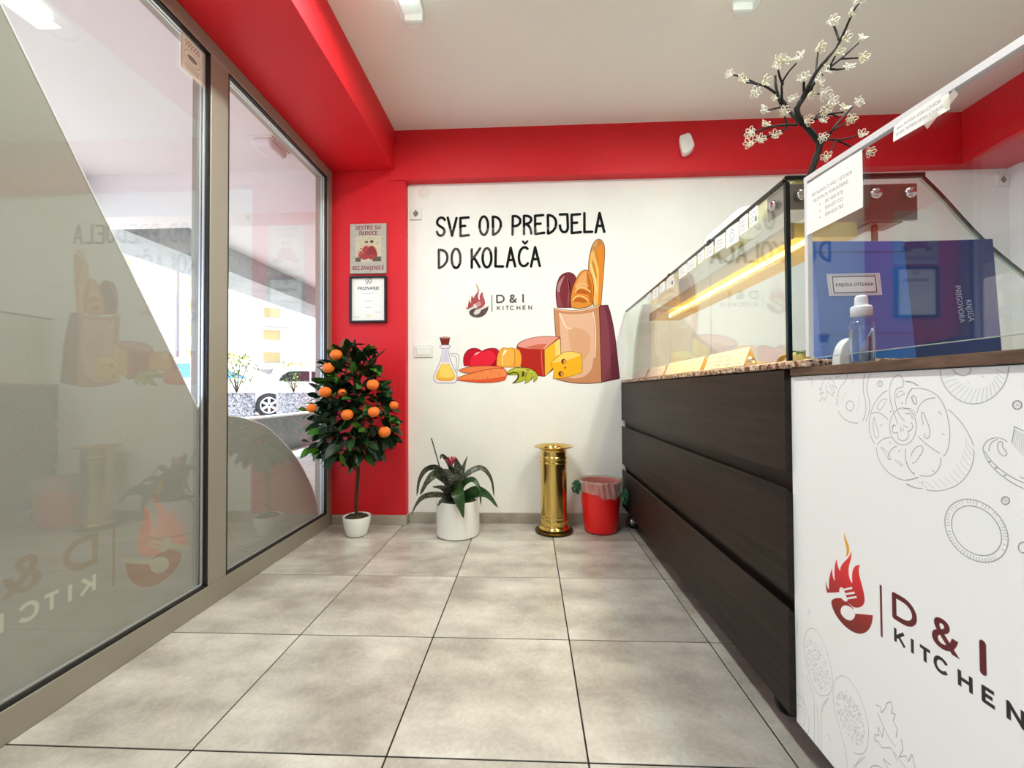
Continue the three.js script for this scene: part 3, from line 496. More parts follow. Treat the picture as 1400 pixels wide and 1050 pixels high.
{
  seed = 4242;
  const cx = -1.1, cz = -2.6, t = thing('orange_tree', 'small orange tree with dark leaves in a white pot before the red column', 'potted tree', [cx, 0, cz]);
  part(t, 'pot', lathe([[0, 0.002], [0.056, 0.002], [0.062, 0.008], [0.075, 0.05], [0.083, 0.09], [0.086, 0.122], [0.08, 0.123], [0.078, 0.105], [0, 0.1]], 44), M.whiteGloss);
  const soilTex = dataTex(128, 128, (u, v) => { const k = fbm(u * 20, v * 20, 20, 20, 5, 3); return lerp3([28, 22, 16], [74, 62, 44], Math.max(0, k * 2 - 0.5)); });
  const soil = new THREE.SphereGeometry(0.078, 30, 10, 0, 7, 0, 1.5); { const p = soil.attributes.position; for (let i = 0; i < p.count; i++) { const k = 0.3 + 0.16 * hash(i, 4, 2); p.setY(i, p.getY(i) * k); } soil.computeVertexNormals(); }
  part(t, 'soil', soil, std({ map: soilTex, roughness: 1 }), [0, 0.103, 0]);
  const bark = std({ color: 0x4a3524, roughness: 0.9, bumpMap: fineBump, bumpScale: 0.002 });
  part(t, 'trunk', tube([V(-0.004, 0.1, 0), V(0.0, 0.25, 0.004), V(0.008, 0.4, 0), V(0.004, 0.55, 0), V(0, 0.8, 0.0), V(-0.02, 1.12, 0)], 0.0115, 30, 9), bark);
  const tips = [];
  for (let i = 0; i < 34; i++) { const a = i * 2.4, y = 0.5 + 0.62 * ((i * 0.618) % 1), r = 0.2 * Math.sin(Math.PI * Math.min(1, 0.25 + (1.2 - y) * 1.1)) + 0.02, b = V(Math.cos(a) * r, y + 0.07, Math.sin(a) * r * 0.8); tips.push(b); part(t, 'branch', tube([V(0, y - 0.05, 0), V(b.x * 0.5, y, b.z * 0.5), b], 0.0032, 8, 5), bark); }
  for (const [a, b] of [[V(0, 0.4, 0), V(-0.09, 0.52, 0.03)], [V(0, 0.42, 0), V(0.08, 0.53, 0.02)]]) part(t, 'branch', tube([a, a.clone().lerp(b, 0.5), b], 0.004, 8, 5), bark);
  const mats = [leafMat(0x16301a, 0.12), leafMat(0x1d3a1e, 0.14), leafMat(0x12281a, 0.1), leafMat(0x2a5224, 0.22)], daylitLeaf = [leafMat(0x5d9a2c, 0.4), leafMat(0x3f7a2a, 0.35)], pale = leafMat(0xb08a62, 0.3);  // brighter greens, dealt at random, put daylight through the leaves into the colour
  const geos = [leafGeo(0.095, 0.05, 0.014, 0.22), leafGeo(0.085, 0.045, 0.022, 0.18), leafGeo(0.105, 0.052, 0.008, 0.25), leafGeo(0.075, 0.038, 0.004, 0.22)];
  // crown silhouette: half widths left and right of the trunk by height
  const prof = [[0.5, 0.1, 0.1], [0.54, 0.28, 0.19], [0.6, 0.33, 0.25], [0.68, 0.33, 0.27], [0.78, 0.3, 0.26], [0.9, 0.25, 0.24], [1.0, 0.21, 0.2], [1.08, 0.17, 0.14], [1.15, 0.11, 0.1], [1.22, 0.04, 0.05]];
  const half = (y, k) => { for (let i = 1; i < prof.length; i++) if (y <= prof[i][0]) { const [a, b] = [prof[i - 1], prof[i]], f = (y - a[0]) / (b[0] - a[0]); return a[k] + (b[k] - a[k]) * Math.max(0, f); } return 0.02; };
  const up = V(0, 1, 0), put = (p, dir, roll, g, m) => { const q = new THREE.Quaternion().setFromUnitVectors(V(0, 0, 1), dir.normalize()); const o = part(t, 'leaf', g, m, p.toArray()); o.quaternion.copy(q).multiply(new THREE.Quaternion().setFromAxisAngle(V(0, 0, 1), roll)); };
  let made = 0; const mass = [[], []];
  while (made < 620) {
    const y = 0.49 + 0.72 * rnd(), side = rnd() < 0.53 ? -1 : 1, w = half(y, side < 0 ? 1 : 2), u = Math.pow(rnd(), 0.95), x = side * w * u, deep = Math.sqrt(Math.max(0.02, 1 - u * u)) * w * 0.85;
    if (rnd() > w / 0.3) continue;
    const z = deep * (rnd() < 0.78 ? rr(0.25, 1) : rr(-0.55, 0.2)) + 0.03, p = V(x * (y < 0.76 ? 0.92 : 0.82), y, Math.max(-0.14, z));
    if (p.x + cx < -1.3 && p.z < 0.12) p.z = 0.12 + 0.1 * rnd();
    const out = V(p.x * 0.8, 0.02 + (y - 0.85) * 0.3, p.z * 0.7).normalize(), dir = out.add(V(rr(-0.9, 0.9), rr(-0.9, 0.6), rr(-0.3, 0.6))), tip = p.clone().addScaledVector(dir.clone().normalize(), 0.1);
    if (tip.x + cx < -1.335 || tip.z + cz < -2.785 || tip.y > 1.23) continue;
    const daylit = rnd() < 0.26;
    if (made >= 275) { // leaves past those built singly, deeper in the crown
      const g = geos[Math.floor(rnd() * 4)].clone(); p.z = p.z * 0.75 - 0.03; p.x *= 0.97; g.applyQuaternion(new THREE.Quaternion().setFromUnitVectors(V(0, 0, 1), dir.normalize()).multiply(new THREE.Quaternion().setFromAxisAngle(V(0, 0, 1), rr(-0.9, 0.9)))); g.translate(p.x, p.y, p.z); g.deleteAttribute('uv'); g.setAttribute('uv', new THREE.BufferAttribute(new Float32Array(g.attributes.position.count * 2), 2)); mass[made % 2].push(g); made++; continue;
    }
    put(p, dir, rr(-0.9, 0.9), geos[Math.floor(rnd() * 4)], daylit ? daylitLeaf[Math.floor(rnd() * 2)] : mats[Math.floor(rnd() * 4)]); made++;
  }
  mass.forEach((l, i) => { part(t, 'inner_leaves', merge(l), mats[i]).userData = { kind: 'stuff' }; });
  for (let i = 0; i < 14; i++) { const p = V(rr(-0.1, 0.07), rr(1.06, 1.2), rr(-0.02, 0.08)); put(p, V(rr(-0.6, 0.6), rr(0.3, 1), rr(0, 0.5)), rr(-1, 1), geos[3], rnd() < 0.45 ? pale : mats[i % 3]); }
  const peel = std({ color: 0xee7417, roughness: 0.5, bumpMap: fineBump, bumpScale: 0.0012 }), og = new THREE.SphereGeometry(0.037, 26, 18); og.scale(1.04, 0.92, 1.04);
  const nub = lathe([[0, 0.004], [0.004, 0.003], [0.006, 0]], 8);
  for (const [px, py, z, s] of [[459.6, 485, -2.42, 1], [449, 503, -2.4, 1], [444.5, 536, -2.33, 1.02], [509.5, 526, -2.4, 1], [426, 558, -2.36, 0.85], [474.6, 567, -2.31, 1], [511, 563, -2.32, 0.96], [525.7, 590.5, -2.4, 1], [538.5, 554, -2.45, 0.75], [468, 537, -2.4, 0.72]]) {
    const p = rectify(px, py, 2, z).sub(t.position), k = s * (-z) / 2.62, o = part(t, 'orange', og, peel, p.toArray()); o.scale.setScalar(k); o.rotation.set(rr(-0.5, 0.5), rr(0, 3), 0);
    part(o, 'stalk', nub, mats[0], [0, 0.033, 0]);
  }
}

// ───────── bromeliad in a white cylinder pot ─────────
{
  seed = 99;
  const zc = -2.63, t = thing('potted_bromeliad', 'arching striped bromeliad with a pink flower in a white cylinder pot', 'potted plant', [-0.46, 0, zc]);
  part(t, 'pot', lathe([[0, 0.003], [0.128, 0.003], [0.135, 0.012], [0.136, 0.222], [0.133, 0.226], [0.129, 0.222], [0.128, 0.2], [0, 0.195]], 56), M.whiteGloss);
  part(t, 'soil', new THREE.CylinderGeometry(0.127, 0.127, 0.01, 32), std({ color: 0x2c241b, roughness: 1 }), [0, 0.2, 0]);
  const stripe = dataTex(64, 256, (u, v) => { const b = Math.sin(v * 120 + fbm(u * 4, v * 20, 4, 20, 3, 3) * 7), n = fbm(u * 6, v * 24, 6, 24, 9, 3); return b > 0.25 ? lerp3([118, 122, 112], [150, 152, 142], n) : lerp3([30, 36, 28], [56, 50, 44], n); });
  const mottle = dataTex(64, 256, (u, v) => { const n = fbm(u * 8, v * 30, 8, 30, 19, 4), b = Math.sin(v * 70 + n * 9); return lerp3([26, 36, 24], [124, 126, 110], Math.max(0, n * 1.6 - 0.42 + b * 0.16)); });
  const green = dataTex(64, 256, (u, v) => { const n = fbm(u * 8, v * 20, 8, 20, 29, 4); return lerp3([22, 52, 22], [66, 104, 46], Math.max(0, n * 1.5 - 0.35)); });
  const mat = (m) => phys({ map: m, roughness: 0.38, side: THREE.DoubleSide, transmission: 0.08, thickness: 0 });
  const mm = [mat(stripe), mat(mottle), mat(green)];
  // ribbon through traced points (crop units) with a depth each, widest in the middle
  function ribbon(pts, wid, m, twist = 0, blunt = 0.4) {
    const cv = new THREE.CatmullRomCurve3(pts.map(([a, b, z]) => rectify(560 + a / 6.56, 590 + b / 6.56, 2, zc + z).sub(t.position))), N = 20, pos = [], uv = [], idx = [];
    for (let i = 0; i <= N; i++) {
      const k = i / N, p = cv.getPoint(k), tg = cv.getTangent(k), side = V(tg.y, -tg.x, 0); if (side.length() < 0.05) side.set(1, 0, 0); side.normalize();
      const view = V(Math.cos(twist) * side.x, Math.cos(twist) * side.y, Math.sin(twist)), w = wid * 0.5 * (0.55 + 0.45 * Math.sin(Math.PI * Math.min(1, k * 1.2))) * Math.pow(Math.max(0, 1 - Math.pow(k, 3.2)), blunt), nrm = view.clone().cross(tg).normalize();
      for (const s of [-1, 0, 1]) { const q = p.clone().addScaledVector(view, s * w).addScaledVector(nrm, Math.abs(s) * w * 0.3); pos.push(q.x, q.y, q.z); uv.push((s + 1) / 2, k); }
      if (i) { const a = (i - 1) * 3, b = i * 3; idx.push(a, b, a + 1, a + 1, b, b + 1, a + 1, b + 1, a + 2, a + 2, b + 1, b + 2); }
    }
    const g = new THREE.BufferGeometry(); g.setAttribute('position', new THREE.Float32BufferAttribute(pos, 3)); g.setAttribute('uv', new THREE.Float32BufferAttribute(uv, 2)); g.setIndex(idx); g.computeVertexNormals();
    part(t, 'leaf', g, mm[m]);
  }
  const u = 0.00071;
  ribbon([[420, 600, 0], [360, 440, 0.02], [250, 318, 0.04], [150, 335, 0.07], [88, 430, 0.09], [64, 580, 0.1]], 62 * u, 1, 0.5);
  ribbon([[420, 600, 0], [350, 450, 0.03], [240, 378, 0.08], [165, 440, 0.12], [92, 570, 0.13]], 90 * u, 1, 0.2);
  ribbon([[420, 620, 0], [370, 560, 0.05], [290, 500, 0.1], [200, 495, 0.13]], 70 * u, 1, 0.2, 0.6);
  ribbon([[420, 630, 0], [330, 575, 0.06], [220, 560, 0.1], [120, 585, 0.13], [62, 650, 0.14], [12, 755, 0.15]], 60 * u, 1, 0.3, 0.7);
  ribbon([[430, 620, 0], [370, 600, 0.08], [300, 610, 0.13], [246, 672, 0.16]], 66 * u, 1, 0.4, 0.6);
  ribbon([[430, 600, 0.0], [425, 500, 0.07], [438, 560, 0.15], [462, 670, 0.17], [484, 778, 0.165]], 122 * u, 2, 0.1, 0.6);
  ribbon([[440, 600, 0], [480, 430, 0.0], [560, 352, -0.02], [650, 330, -0.04], [728, 420, -0.05], [758, 592, -0.05]], 58 * u, 1, 0.55);
  ribbon([[440, 610, 0], [490, 470, 0.04], [566, 430, 0.07], [620, 500, 0.1], [640, 664, 0.11]], 50 * u, 2, 0.5);
  ribbon([[440, 630, 0], [520, 575, 0.05], [610, 535, 0.09], [700, 570, 0.12], [794, 684, 0.13]], 105 * u, 2, 0.15, 0.6);
  ribbon([[440, 620, 0], [520, 560, 0.03], [580, 545, 0.05], [610, 600, 0.08]], 80 * u, 1, 0.3, 0.6);
  ribbon([[430, 600, -0.02], [438, 440, -0.01], [436, 330, -0.02], [408, 225, -0.03]], 125 * u, 1, 0.05, 0.5);
  ribbon([[440, 560, 0], [466, 400, 0.0], [490, 300, -0.02], [520, 216, -0.04]], 44 * u, 1, 0.2, 0.6);
  ribbon([[420, 600, 0.02], [400, 460, 0.05], [350, 360, 0.07], [300, 335, 0.09]], 80 * u, 0, 0.2, 0.5);
  ribbon([[420, 560, 0.04], [430, 440, 0.08], [410, 400, 0.09], [360, 380, 0.1]], 70 * u, 0, 0.2, 0.5);
  ribbon([[420, 560, -0.02], [390, 380, -0.01], [350, 270, 0.01], [290, 212, 0.03], [272, 248, 0.04]], 52 * u, 1, 0.3, 0.4);
  const pink = [phys({ color: 0xc2405e, roughness: 0.5, transmission: 0.25, side: THREE.DoubleSide }), phys({ color: 0xe07a90, roughness: 0.5, transmission: 0.25, side: THREE.DoubleSide })], fl = leafGeo(0.065, 0.028, 0.01, 0.4);
  const fc = rectify(560 + 368 / 6.56, 590 + 310 / 6.56, 2, zc + 0.03).sub(t.position);
  for (let i = 0; i < 11; i++) { const a = i * 2.4, o = part(t, 'flower_bract', fl, pink[i % 2], fc.toArray()); o.quaternion.setFromUnitVectors(V(0, 0, 1), V(Math.cos(a) * 0.55, 0.9, Math.sin(a) * 0.55 + 0.15).normalize()); }
  const s0 = rectify(560 + 195 / 6.56, 590 + 58 / 6.56, 2, zc + 0.02).sub(t.position), s1 = rectify(560 + 362 / 6.56, 590 + 640 / 6.56, 2, zc + 0.02).sub(t.position);
  part(t, 'support_stick', bar(s1, s0, 0.0036), M.black);
}

// ───────── brass umbrella stand ─────────
{
  const t = thing('umbrella_stand', 'polished tall brass umbrella stand with a flared rim beside the red bin', 'umbrella stand', [0.152, 0, -2.7]);
  part(t, 'foot', lathe([[0, 0.004], [0.116, 0.004], [0.122, 0.008], [0.122, 0.014], [0.117, 0.019], [0.09, 0.022], [0, 0.022]], 64), M.brassDark);
  const P = [[0.088, 0.02], [0.1, 0.024], [0.103, 0.03], [0.098, 0.036], [0.09, 0.04], [0.086, 0.05], [0.0865, 0.074], [0.09, 0.078], [0.09, 0.083], [0.0855, 0.087], [0.0855, 0.1], [0.088, 0.103], [0.088, 0.107], [0.0835, 0.112], [0.084, 0.44], [0.088, 0.444], [0.088, 0.449], [0.084, 0.453], [0.084, 0.466], [0.087, 0.47], [0.0895, 0.477], [0.087, 0.484], [0.083, 0.488], [0.083, 0.497], [0.086, 0.502], [0.083, 0.508], [0.084, 0.52], [0.092, 0.532], [0.11, 0.541], [0.124, 0.544], [0.126, 0.548], [0.123, 0.551], [0.108, 0.549], [0.092, 0.541], [0.08, 0.528], [0.078, 0.5], [0.078, 0.05]];
  part(t, 'body', lathe(P, 72), M.brass);
  for (let k = 0; k < 10; k++) { const a = k * Math.PI / 5 + 0.2; part(t, 'rivet', new THREE.SphereGeometry(0.005, 10, 8), M.brass, [Math.sin(a) * 0.0865, 0.062, Math.cos(a) * 0.0865]); }
}

// ───────── red waste bin with a plastic bag ─────────
{
  seed = 31;
  const t = thing('waste_bin', 'small red plastic waste bin lined with a crumpled clear bag, beside the dark counter', 'bin', [0.452, 0, -2.715]);
  part(t, 'bin_body', lathe([[0, 0.004], [0.096, 0.004], [0.104, 0.01], [0.132, 0.318], [0.136, 0.322], [0.133, 0.326], [0.127, 0.318], [0.1, 0.014], [0, 0.012]], 56).scale(1, 1, 0.92), phys({ color: 0xf01c1e, roughness: 0.35 }));
  const film = phys({ color: 0xe3ebe2, roughness: 0.22, transmission: 0.78, thickness: 0, side: THREE.DoubleSide, ior: 1.5 }), filmGreen = phys({ color: 0x2f6f4a, roughness: 0.25, transmission: 0.55, thickness: 0, side: THREE.DoubleSide });
  const prof = [[0.112, 0.2], [0.121, 0.3], [0.128, 0.327], [0.136, 0.334], [0.143, 0.326], [0.144, 0.3], [0.142, 0.275], [0.146, 0.25]], N = 120, pos = [], idx = [];
  prof.forEach(([r, y], j) => { for (let i = 0; i <= N; i++) { const a = i / N * 2 * Math.PI, q = i % N, k = (hash(q, j, 4) - 0.5) * 0.011 + 0.005 * Math.sin(q * 1.3 + j) + 0.004 * Math.sin(q * 0.55 - j * 0.7), low = j === prof.length - 1 ? 0.018 * Math.sin(a * 3 + 1) + 0.007 * Math.sin(a * 11) : (hash(q, j, 7) - 0.5) * 0.006; const R = r + k * (j > 2 ? 1 : 0.12); pos.push(R * Math.cos(a), y + low, R * Math.sin(a) * 0.92); } });
  for (let j = 0; j < prof.length - 1; j++) for (let i = 0; i < N; i++) { const a = j * (N + 1) + i, b = a + N + 1; idx.push(a, b, a + 1, a + 1, b, b + 1); }
  const g = new THREE.BufferGeometry(); g.setAttribute('position', new THREE.Float32BufferAttribute(pos, 3)); g.setIndex(idx); g.computeVertexNormals();
  part(t, 'bin_bag', g, film);
  for (const [x, y, z, sx, sy] of [[-0.155, 0.29, 0.03, 0.03, 0.042], [0.136, 0.24, 0.085, 0.024, 0.05]]) { // gathered corners of the bag
    const s = new THREE.IcosahedronGeometry(1, 4), p = s.attributes.position; for (let i = 0; i < p.count; i++) { const v = V(p.getX(i), p.getY(i), p.getZ(i)), k = 0.72 + 0.5 * Math.abs(Math.sin(v.x * 7 + v.y * 5) * Math.sin(v.y * 6 + v.z * 8)); p.setXYZ(i, v.x * k, v.y * k, v.z * k); } s.computeVertexNormals();
    part(t, 'bag_knot', s, filmGreen, [x, y, z]).scale.set(sx, sy, 0.03);
  }
}

// ───────── dark display counter ─────────
const X_DRK = 0.622, X_PNL = 0.638, Z_JOIN = -1.042;
{
  const t = thing('display_counter', 'long dark wooden counter with three horizontal panels and finger grooves under the glass case', 'counter', [0, 0, 0]);
  const back = 1.42, y0 = 0.122;
  part(t, 'carcass', box(X_DRK + 0.024, back, y0 + 0.01, 0.952, Z_WALL + 0.006, Z_JOIN - 0.002), M.wenge);
  // each front is a board with a bevelled finger pull along its lower or upper edge
  const front = (ya, yb, bevelTop) => {
    const s = new THREE.Shape(), d = 0.022; s.moveTo(0, ya); s.lineTo(d, ya); s.lineTo(d, bevelTop ? yb - 0.02 : yb); s.lineTo(0.004, yb); s.lineTo(0, yb - 0.003); s.closePath();
    const g = new THREE.ExtrudeGeometry(s, { depth: Z_JOIN - (Z_WALL + 0.008), bevelEnabled: false }); g.translate(X_DRK, 0, Z_WALL + 0.008); return metreUv(g, ya * 3.1, ya * 1.7);
  };
  part(t, 'front_panel', front(0.706, 0.955, false), M.wenge); part(t, 'front_panel', front(0.412, 0.664, true), M.wenge); part(t, 'front_panel', front(y0, 0.374, true), M.wenge);
  for (const [x, z] of [[0.672, -2.765], [1.36, -2.765], [0.72, -1.2], [1.36, -1.2]]) {
    const c = part(t, 'caster', new THREE.TorusGeometry(0.034, 0.0115, 12, 32), M.black, [x, 0.0455, z]);
    part(c, 'wheel_disc', lathe([[0, 0.008], [0.008, 0.012], [0.014, 0.008], [0.024, 0.006], [0.03, 0.009], [0.032, 0]], 32).rotateX(Math.PI / 2), M.chrome);
    part(c, 'fork', merge([box(-0.012, 0.012, 0, 0.07, -0.02, -0.014, 0.002), box(-0.014, 0.014, 0.06, 0.088, -0.02, 0.014, 0.002)]), M.steel);
  }
}
single('granite_slab', metreUv(new RoundedBoxGeometry(0.82, 0.018, 1.9, 3, 0.006).translate(1.028, 0.9655, -1.905)), M.granite, 'speckled brown granite slab on top of the dark display counter', 'counter top');
// ───────── white reception counter with the printed front ─────────
const Z_NEAR = 0.42;
{
  const t = thing('reception_counter', 'white counter printed with line-drawn vegetables and the D & I KITCHEN logo', 'counter', [0, 0, 0]);
  part(t, 'carcass', box(X_PNL + 0.02, 1.3, 0.12, 0.935, Z_JOIN + 0.045, Z_NEAR - 0.01), M.wenge);
  part(t, 'front_board', box(X_PNL, X_PNL + 0.019, 0.106, 0.937, Z_JOIN, Z_NEAR, 0.001), M.whiteGloss);
  part(t, 'plinth', box(X_PNL + 0.06, 1.28, 0, 0.12, Z_JOIN + 0.05, Z_NEAR - 0.03), M.dark);
  const z0 = Z_JOIN + 0.001, z1 = Z_NEAR - 0.001, y0 = 0.107, y1 = 0.936, ppm = 1380, [c, x] = canvasOf((z1 - z0) * ppm, (y1 - y0) * ppm);
  x.fillStyle = '#fafbfb'; x.fillRect(0, 0, c.width, c.height);
  const at = (z, y) => [(z - z0) * ppm, (y1 - y) * ppm], from = (ox, oy, k) => (a, b) => { const p = rectify(ox + a / k, oy + b / k, 0, X_PNL); return at(p.z, p.y); };
  const A = from(1100, 500, 5.83), B = from(1240, 490, 5.526), C = from(1080, 830, 4.775), D = from(1070, 480, 3.5), ink = '#74767a', soft = '#a6a8ab';
  const a = (d, w = 1.5, col = ink) => stroke(x, d, A, col, w * 0.72), b = (d, w = 1.5, col = ink) => stroke(x, d, B, col, w * 0.72), q = (d, w = 1.4, col = soft) => stroke(x, d, C, col, w * 0.8), e = (d, w = 1.4, col = ink) => stroke(x, d, D, col, w * 0.72);
  // leaf sprig and avocado
  a('M 170 90 C 150 140 130 180 120 190 L 140 180 L 124 230 L 150 210 L 122 286 L 158 250 L 160 280 L 184 240 L 182 200 L 232 244 L 226 216 L 244 214 L 216 150 L 260 182 L 236 130 L 200 90 M 172 150 L 180 205 M 190 130 L 226 206 M 20 90 L 40 110 L 60 104 L 66 156 M 246 90 L 284 86', 1.2);
  a('M 344 66 C 340 140 290 140 274 200 C 262 260 258 290 260 320 M 270 360 C 300 420 350 460 428 456 M 464 440 C 500 390 496 300 480 250 C 462 180 470 110 486 66 M 490 440 C 526 380 530 300 510 240 C 488 180 500 110 530 62', 1.5); a('M 388 80 L 386 150 M 336 210 C 310 240 300 260 302 290 M 436 240 C 440 300 430 330 416 366', 1, soft); a(ring(364, 320, 30, 40));
  // pepper
  a('M 745 470 C 730 400 690 330 684 250 C 676 190 680 110 740 76 C 780 60 800 130 786 166 C 760 180 730 170 724 220 C 716 290 740 390 800 440'); a(ring(788, 484, 106, 148)); a('M 704 500 C 700 460 720 470 730 486 M 745 530 C 690 560 700 480 720 470 M 745 530 C 740 580 760 600 790 598 C 830 590 840 550 828 520 C 860 520 880 480 850 450 M 780 350 C 850 320 880 360 890 400 M 806 384 C 850 370 860 400 862 424 M 770 490 L 772 526 M 790 500 L 786 520 M 790 476 L 826 494');
  a('M 664 198 C 600 220 540 310 522 420 C 510 500 520 560 560 620 M 574 650 C 580 780 680 890 800 914 C 850 916 880 900 900 890 M 820 940 C 860 970 900 980 940 978 M 536 384 C 590 350 640 400 668 428 M 580 630 C 610 590 640 570 690 574 M 670 750 C 660 700 700 650 740 640 M 810 660 C 790 740 830 840 880 860 M 810 310 C 810 260 830 210 860 180 M 800 124 C 850 120 880 140 910 160');
  for (const d of ['M 580 340 C 590 290 620 260 660 266 C 640 300 620 350 600 354 Z', 'M 556 410 C 540 460 556 570 576 580 C 600 570 596 540 590 520 C 580 490 570 450 556 410', 'M 612 650 C 640 690 660 740 686 752 C 700 720 640 660 612 650', 'M 716 744 L 770 800 L 786 790 L 744 752', 'M 736 250 C 740 190 790 190 800 226 C 780 230 760 240 752 254 Z', 'M 860 250 C 866 226 890 236 900 290 C 890 316 870 300 860 250']) a(d, 1.3);
  for (const [u, v] of [[615, 475], [688, 365], [685, 614], [757, 680], [780, 298]]) a(ring(u, v, 2.5, 4), 1.4);
  b('M 80 410 C 90 330 150 300 216 298 M 0 300 C 10 270 30 240 44 228 C 120 220 200 240 250 300 C 310 380 340 540 322 640 C 310 700 300 720 280 738 M 250 716 C 190 680 130 640 90 590 M 260 750 C 262 820 230 870 180 888 C 150 890 120 890 100 884 M 0 918 C 30 920 60 910 90 898 M 0 950 C 40 976 80 984 120 982 M 316 384 C 420 470 470 560 508 660 M 508 690 C 520 820 440 950 320 984 C 260 1004 190 1006 150 992 M 0 780 C 10 830 40 860 60 880 M 0 176 C 40 176 60 190 86 208');
  b('M 112 410 C 130 390 140 440 150 470 C 180 530 180 560 170 596 C 150 620 130 590 136 566 M 112 410 C 112 450 120 470 128 500 M 36 296 C 50 270 70 280 78 330 C 70 360 50 350 36 296 M 34 740 C 40 700 70 660 110 660 C 140 680 116 720 96 740 C 80 780 60 790 44 792 M 240 404 C 250 404 258 412 260 424 M 270 566 L 286 578 M 196 846 L 208 858 M 116 932 L 126 940');
  for (let i = 0; i < 13; i++) { const k = i / 12, u = 505 - k * k * 350, v = 690 + Math.sin(k * 1.7) * 290; b(`M ${u - 4} ${v} Q ${u - 40} ${v - 30} ${u - 60 - k * 10} ${v - 90 + k * 40}`, 0.9, soft); }
  // onion
  b('M 252 76 C 258 230 380 344 510 344 C 640 340 770 220 772 66 M 352 84 C 380 130 420 134 440 130 C 480 124 490 90 486 70');
  for (let i = 0; i < 17; i++) { const k = i / 16, th = 0.25 + k * 2.75, u = 512 - Math.cos(th) * 250, v = 80 + Math.sin(th) * 258; b(`M ${u} ${v} Q ${512 - Math.cos(th) * 215 + 12} ${80 + Math.sin(th) * 215} ${512 - Math.cos(th + 0.22) * 165} ${80 + Math.sin(th + 0.1) * 150}`, 1, soft); }
  b('M 318 122 L 322 140 M 460 176 L 476 190 M 570 134 L 590 142', 1, soft);
  // mushroom, buttons, ring slice
  b('M 760 630 C 700 580 600 590 578 680 C 590 800 740 920 884 984 M 590 700 C 640 800 760 890 884 940 M 816 516 C 812 570 800 610 796 640 M 816 516 L 900 556 M 860 894 L 890 910 M 624 700 C 620 650 650 620 690 612 M 690 650 C 690 620 740 620 724 660 C 730 690 770 700 754 730 C 730 760 680 700 690 650'); for (let i = 0; i < 7; i++) b(`M ${826 + i * 12} ${540 + i * 6} L ${808 + i * 14} ${660 + i * 14}`, 0.9, soft); for (const [u, v] of [[628, 780], [676, 828], [744, 884]]) b(ring(u, v, 8, 4), 1.6);
  for (const [u, v, r] of [[837, 352, 34], [748, 1075, 30]]) { b(ring(u, v, r, r * 0.95), 2.4); b(ring(u - 2, v - 4, r * 0.55, r * 0.55), 1, soft); b(ring(u, v - 2, 5, 5), 1.6, soft); }
  a(ring(604, 144, 20, 22), 1.6); a(ring(604, 143, 6, 7), 1.2); e(ring(1155, 940, 24, 26), 2); 
  { const P = from(1070, 480, 3.5), rr2 = (k) => { let s = ''; for (let i = 0; i <= 40; i++) { const th = i / 40 * 2 * Math.PI, u = Math.cos(th) * 172 * k, v = Math.sin(th) * 128 * k, r = 0.78; s += `${i ? 'L' : 'M'} ${930 + u * Math.cos(r) - v * Math.sin(r)} ${860 + u * Math.sin(r) + v * Math.cos(r)} `; } return s; }; stroke(x, rr2(1), P, ink, 1.3); stroke(x, rr2(0.79), P, ink, 1.3); for (let i = 0; i < 60; i++) { const th = i / 60 * 2 * Math.PI, r = 0.78, pt = (k) => { const u = Math.cos(th) * 172 * k, v = Math.sin(th) * 128 * k; return `${930 + u * Math.cos(r) - v * Math.sin(r)} ${860 + u * Math.sin(r) + v * Math.cos(r)}`; }; if (hash(i, 1, 5) > 0.25) stroke(x, `M ${pt(0.97)} L ${pt(0.84 + 0.05 * hash(i, 2, 5))}`, P, soft, 1); } }
  // spoons with grains, herbs
  seed = 5; q('M 204 576 C 150 560 96 340 92 240 C 92 180 120 130 150 138 C 220 160 280 380 280 480 C 278 560 260 590 204 576 M 110 440 C 130 500 160 560 162 640 L 160 1050 M 256 590 C 230 620 206 640 206 680 L 208 1050 M 250 600 C 226 640 214 650 214 690 M 176 640 C 190 700 184 850 190 1050'); q('M 420 950 C 480 980 516 960 516 800 C 500 640 420 470 350 448 C 290 444 280 520 284 580 C 290 680 320 760 340 840 C 360 900 372 960 376 1050 M 490 970 C 480 1010 440 1010 430 1050 M 470 980 L 416 1050');
  for (let i = 0; i < 330; i++) { const th = rr(0, 6.28), r = Math.sqrt(rnd()), u = Math.cos(th) * r * 62, v = Math.sin(th) * r * 175; const cx2 = 183 + u + v * 0.28, cy = 370 + v; q(`M ${cx2} ${cy} L ${cx2 + rr(-3, 3)} ${cy + 5}`, 1.3); }
  for (let i = 0; i < 300; i++) { const th = rr(0, 6.28), r = Math.sqrt(rnd()), u = Math.cos(th) * r * 74, v = Math.sin(th) * r * 185; const cx2 = 396 + u + v * 0.3, cy = 710 + v; q(`M ${cx2} ${cy} L ${cx2 + rr(0, 5)} ${cy + 11}`, 1.3); }
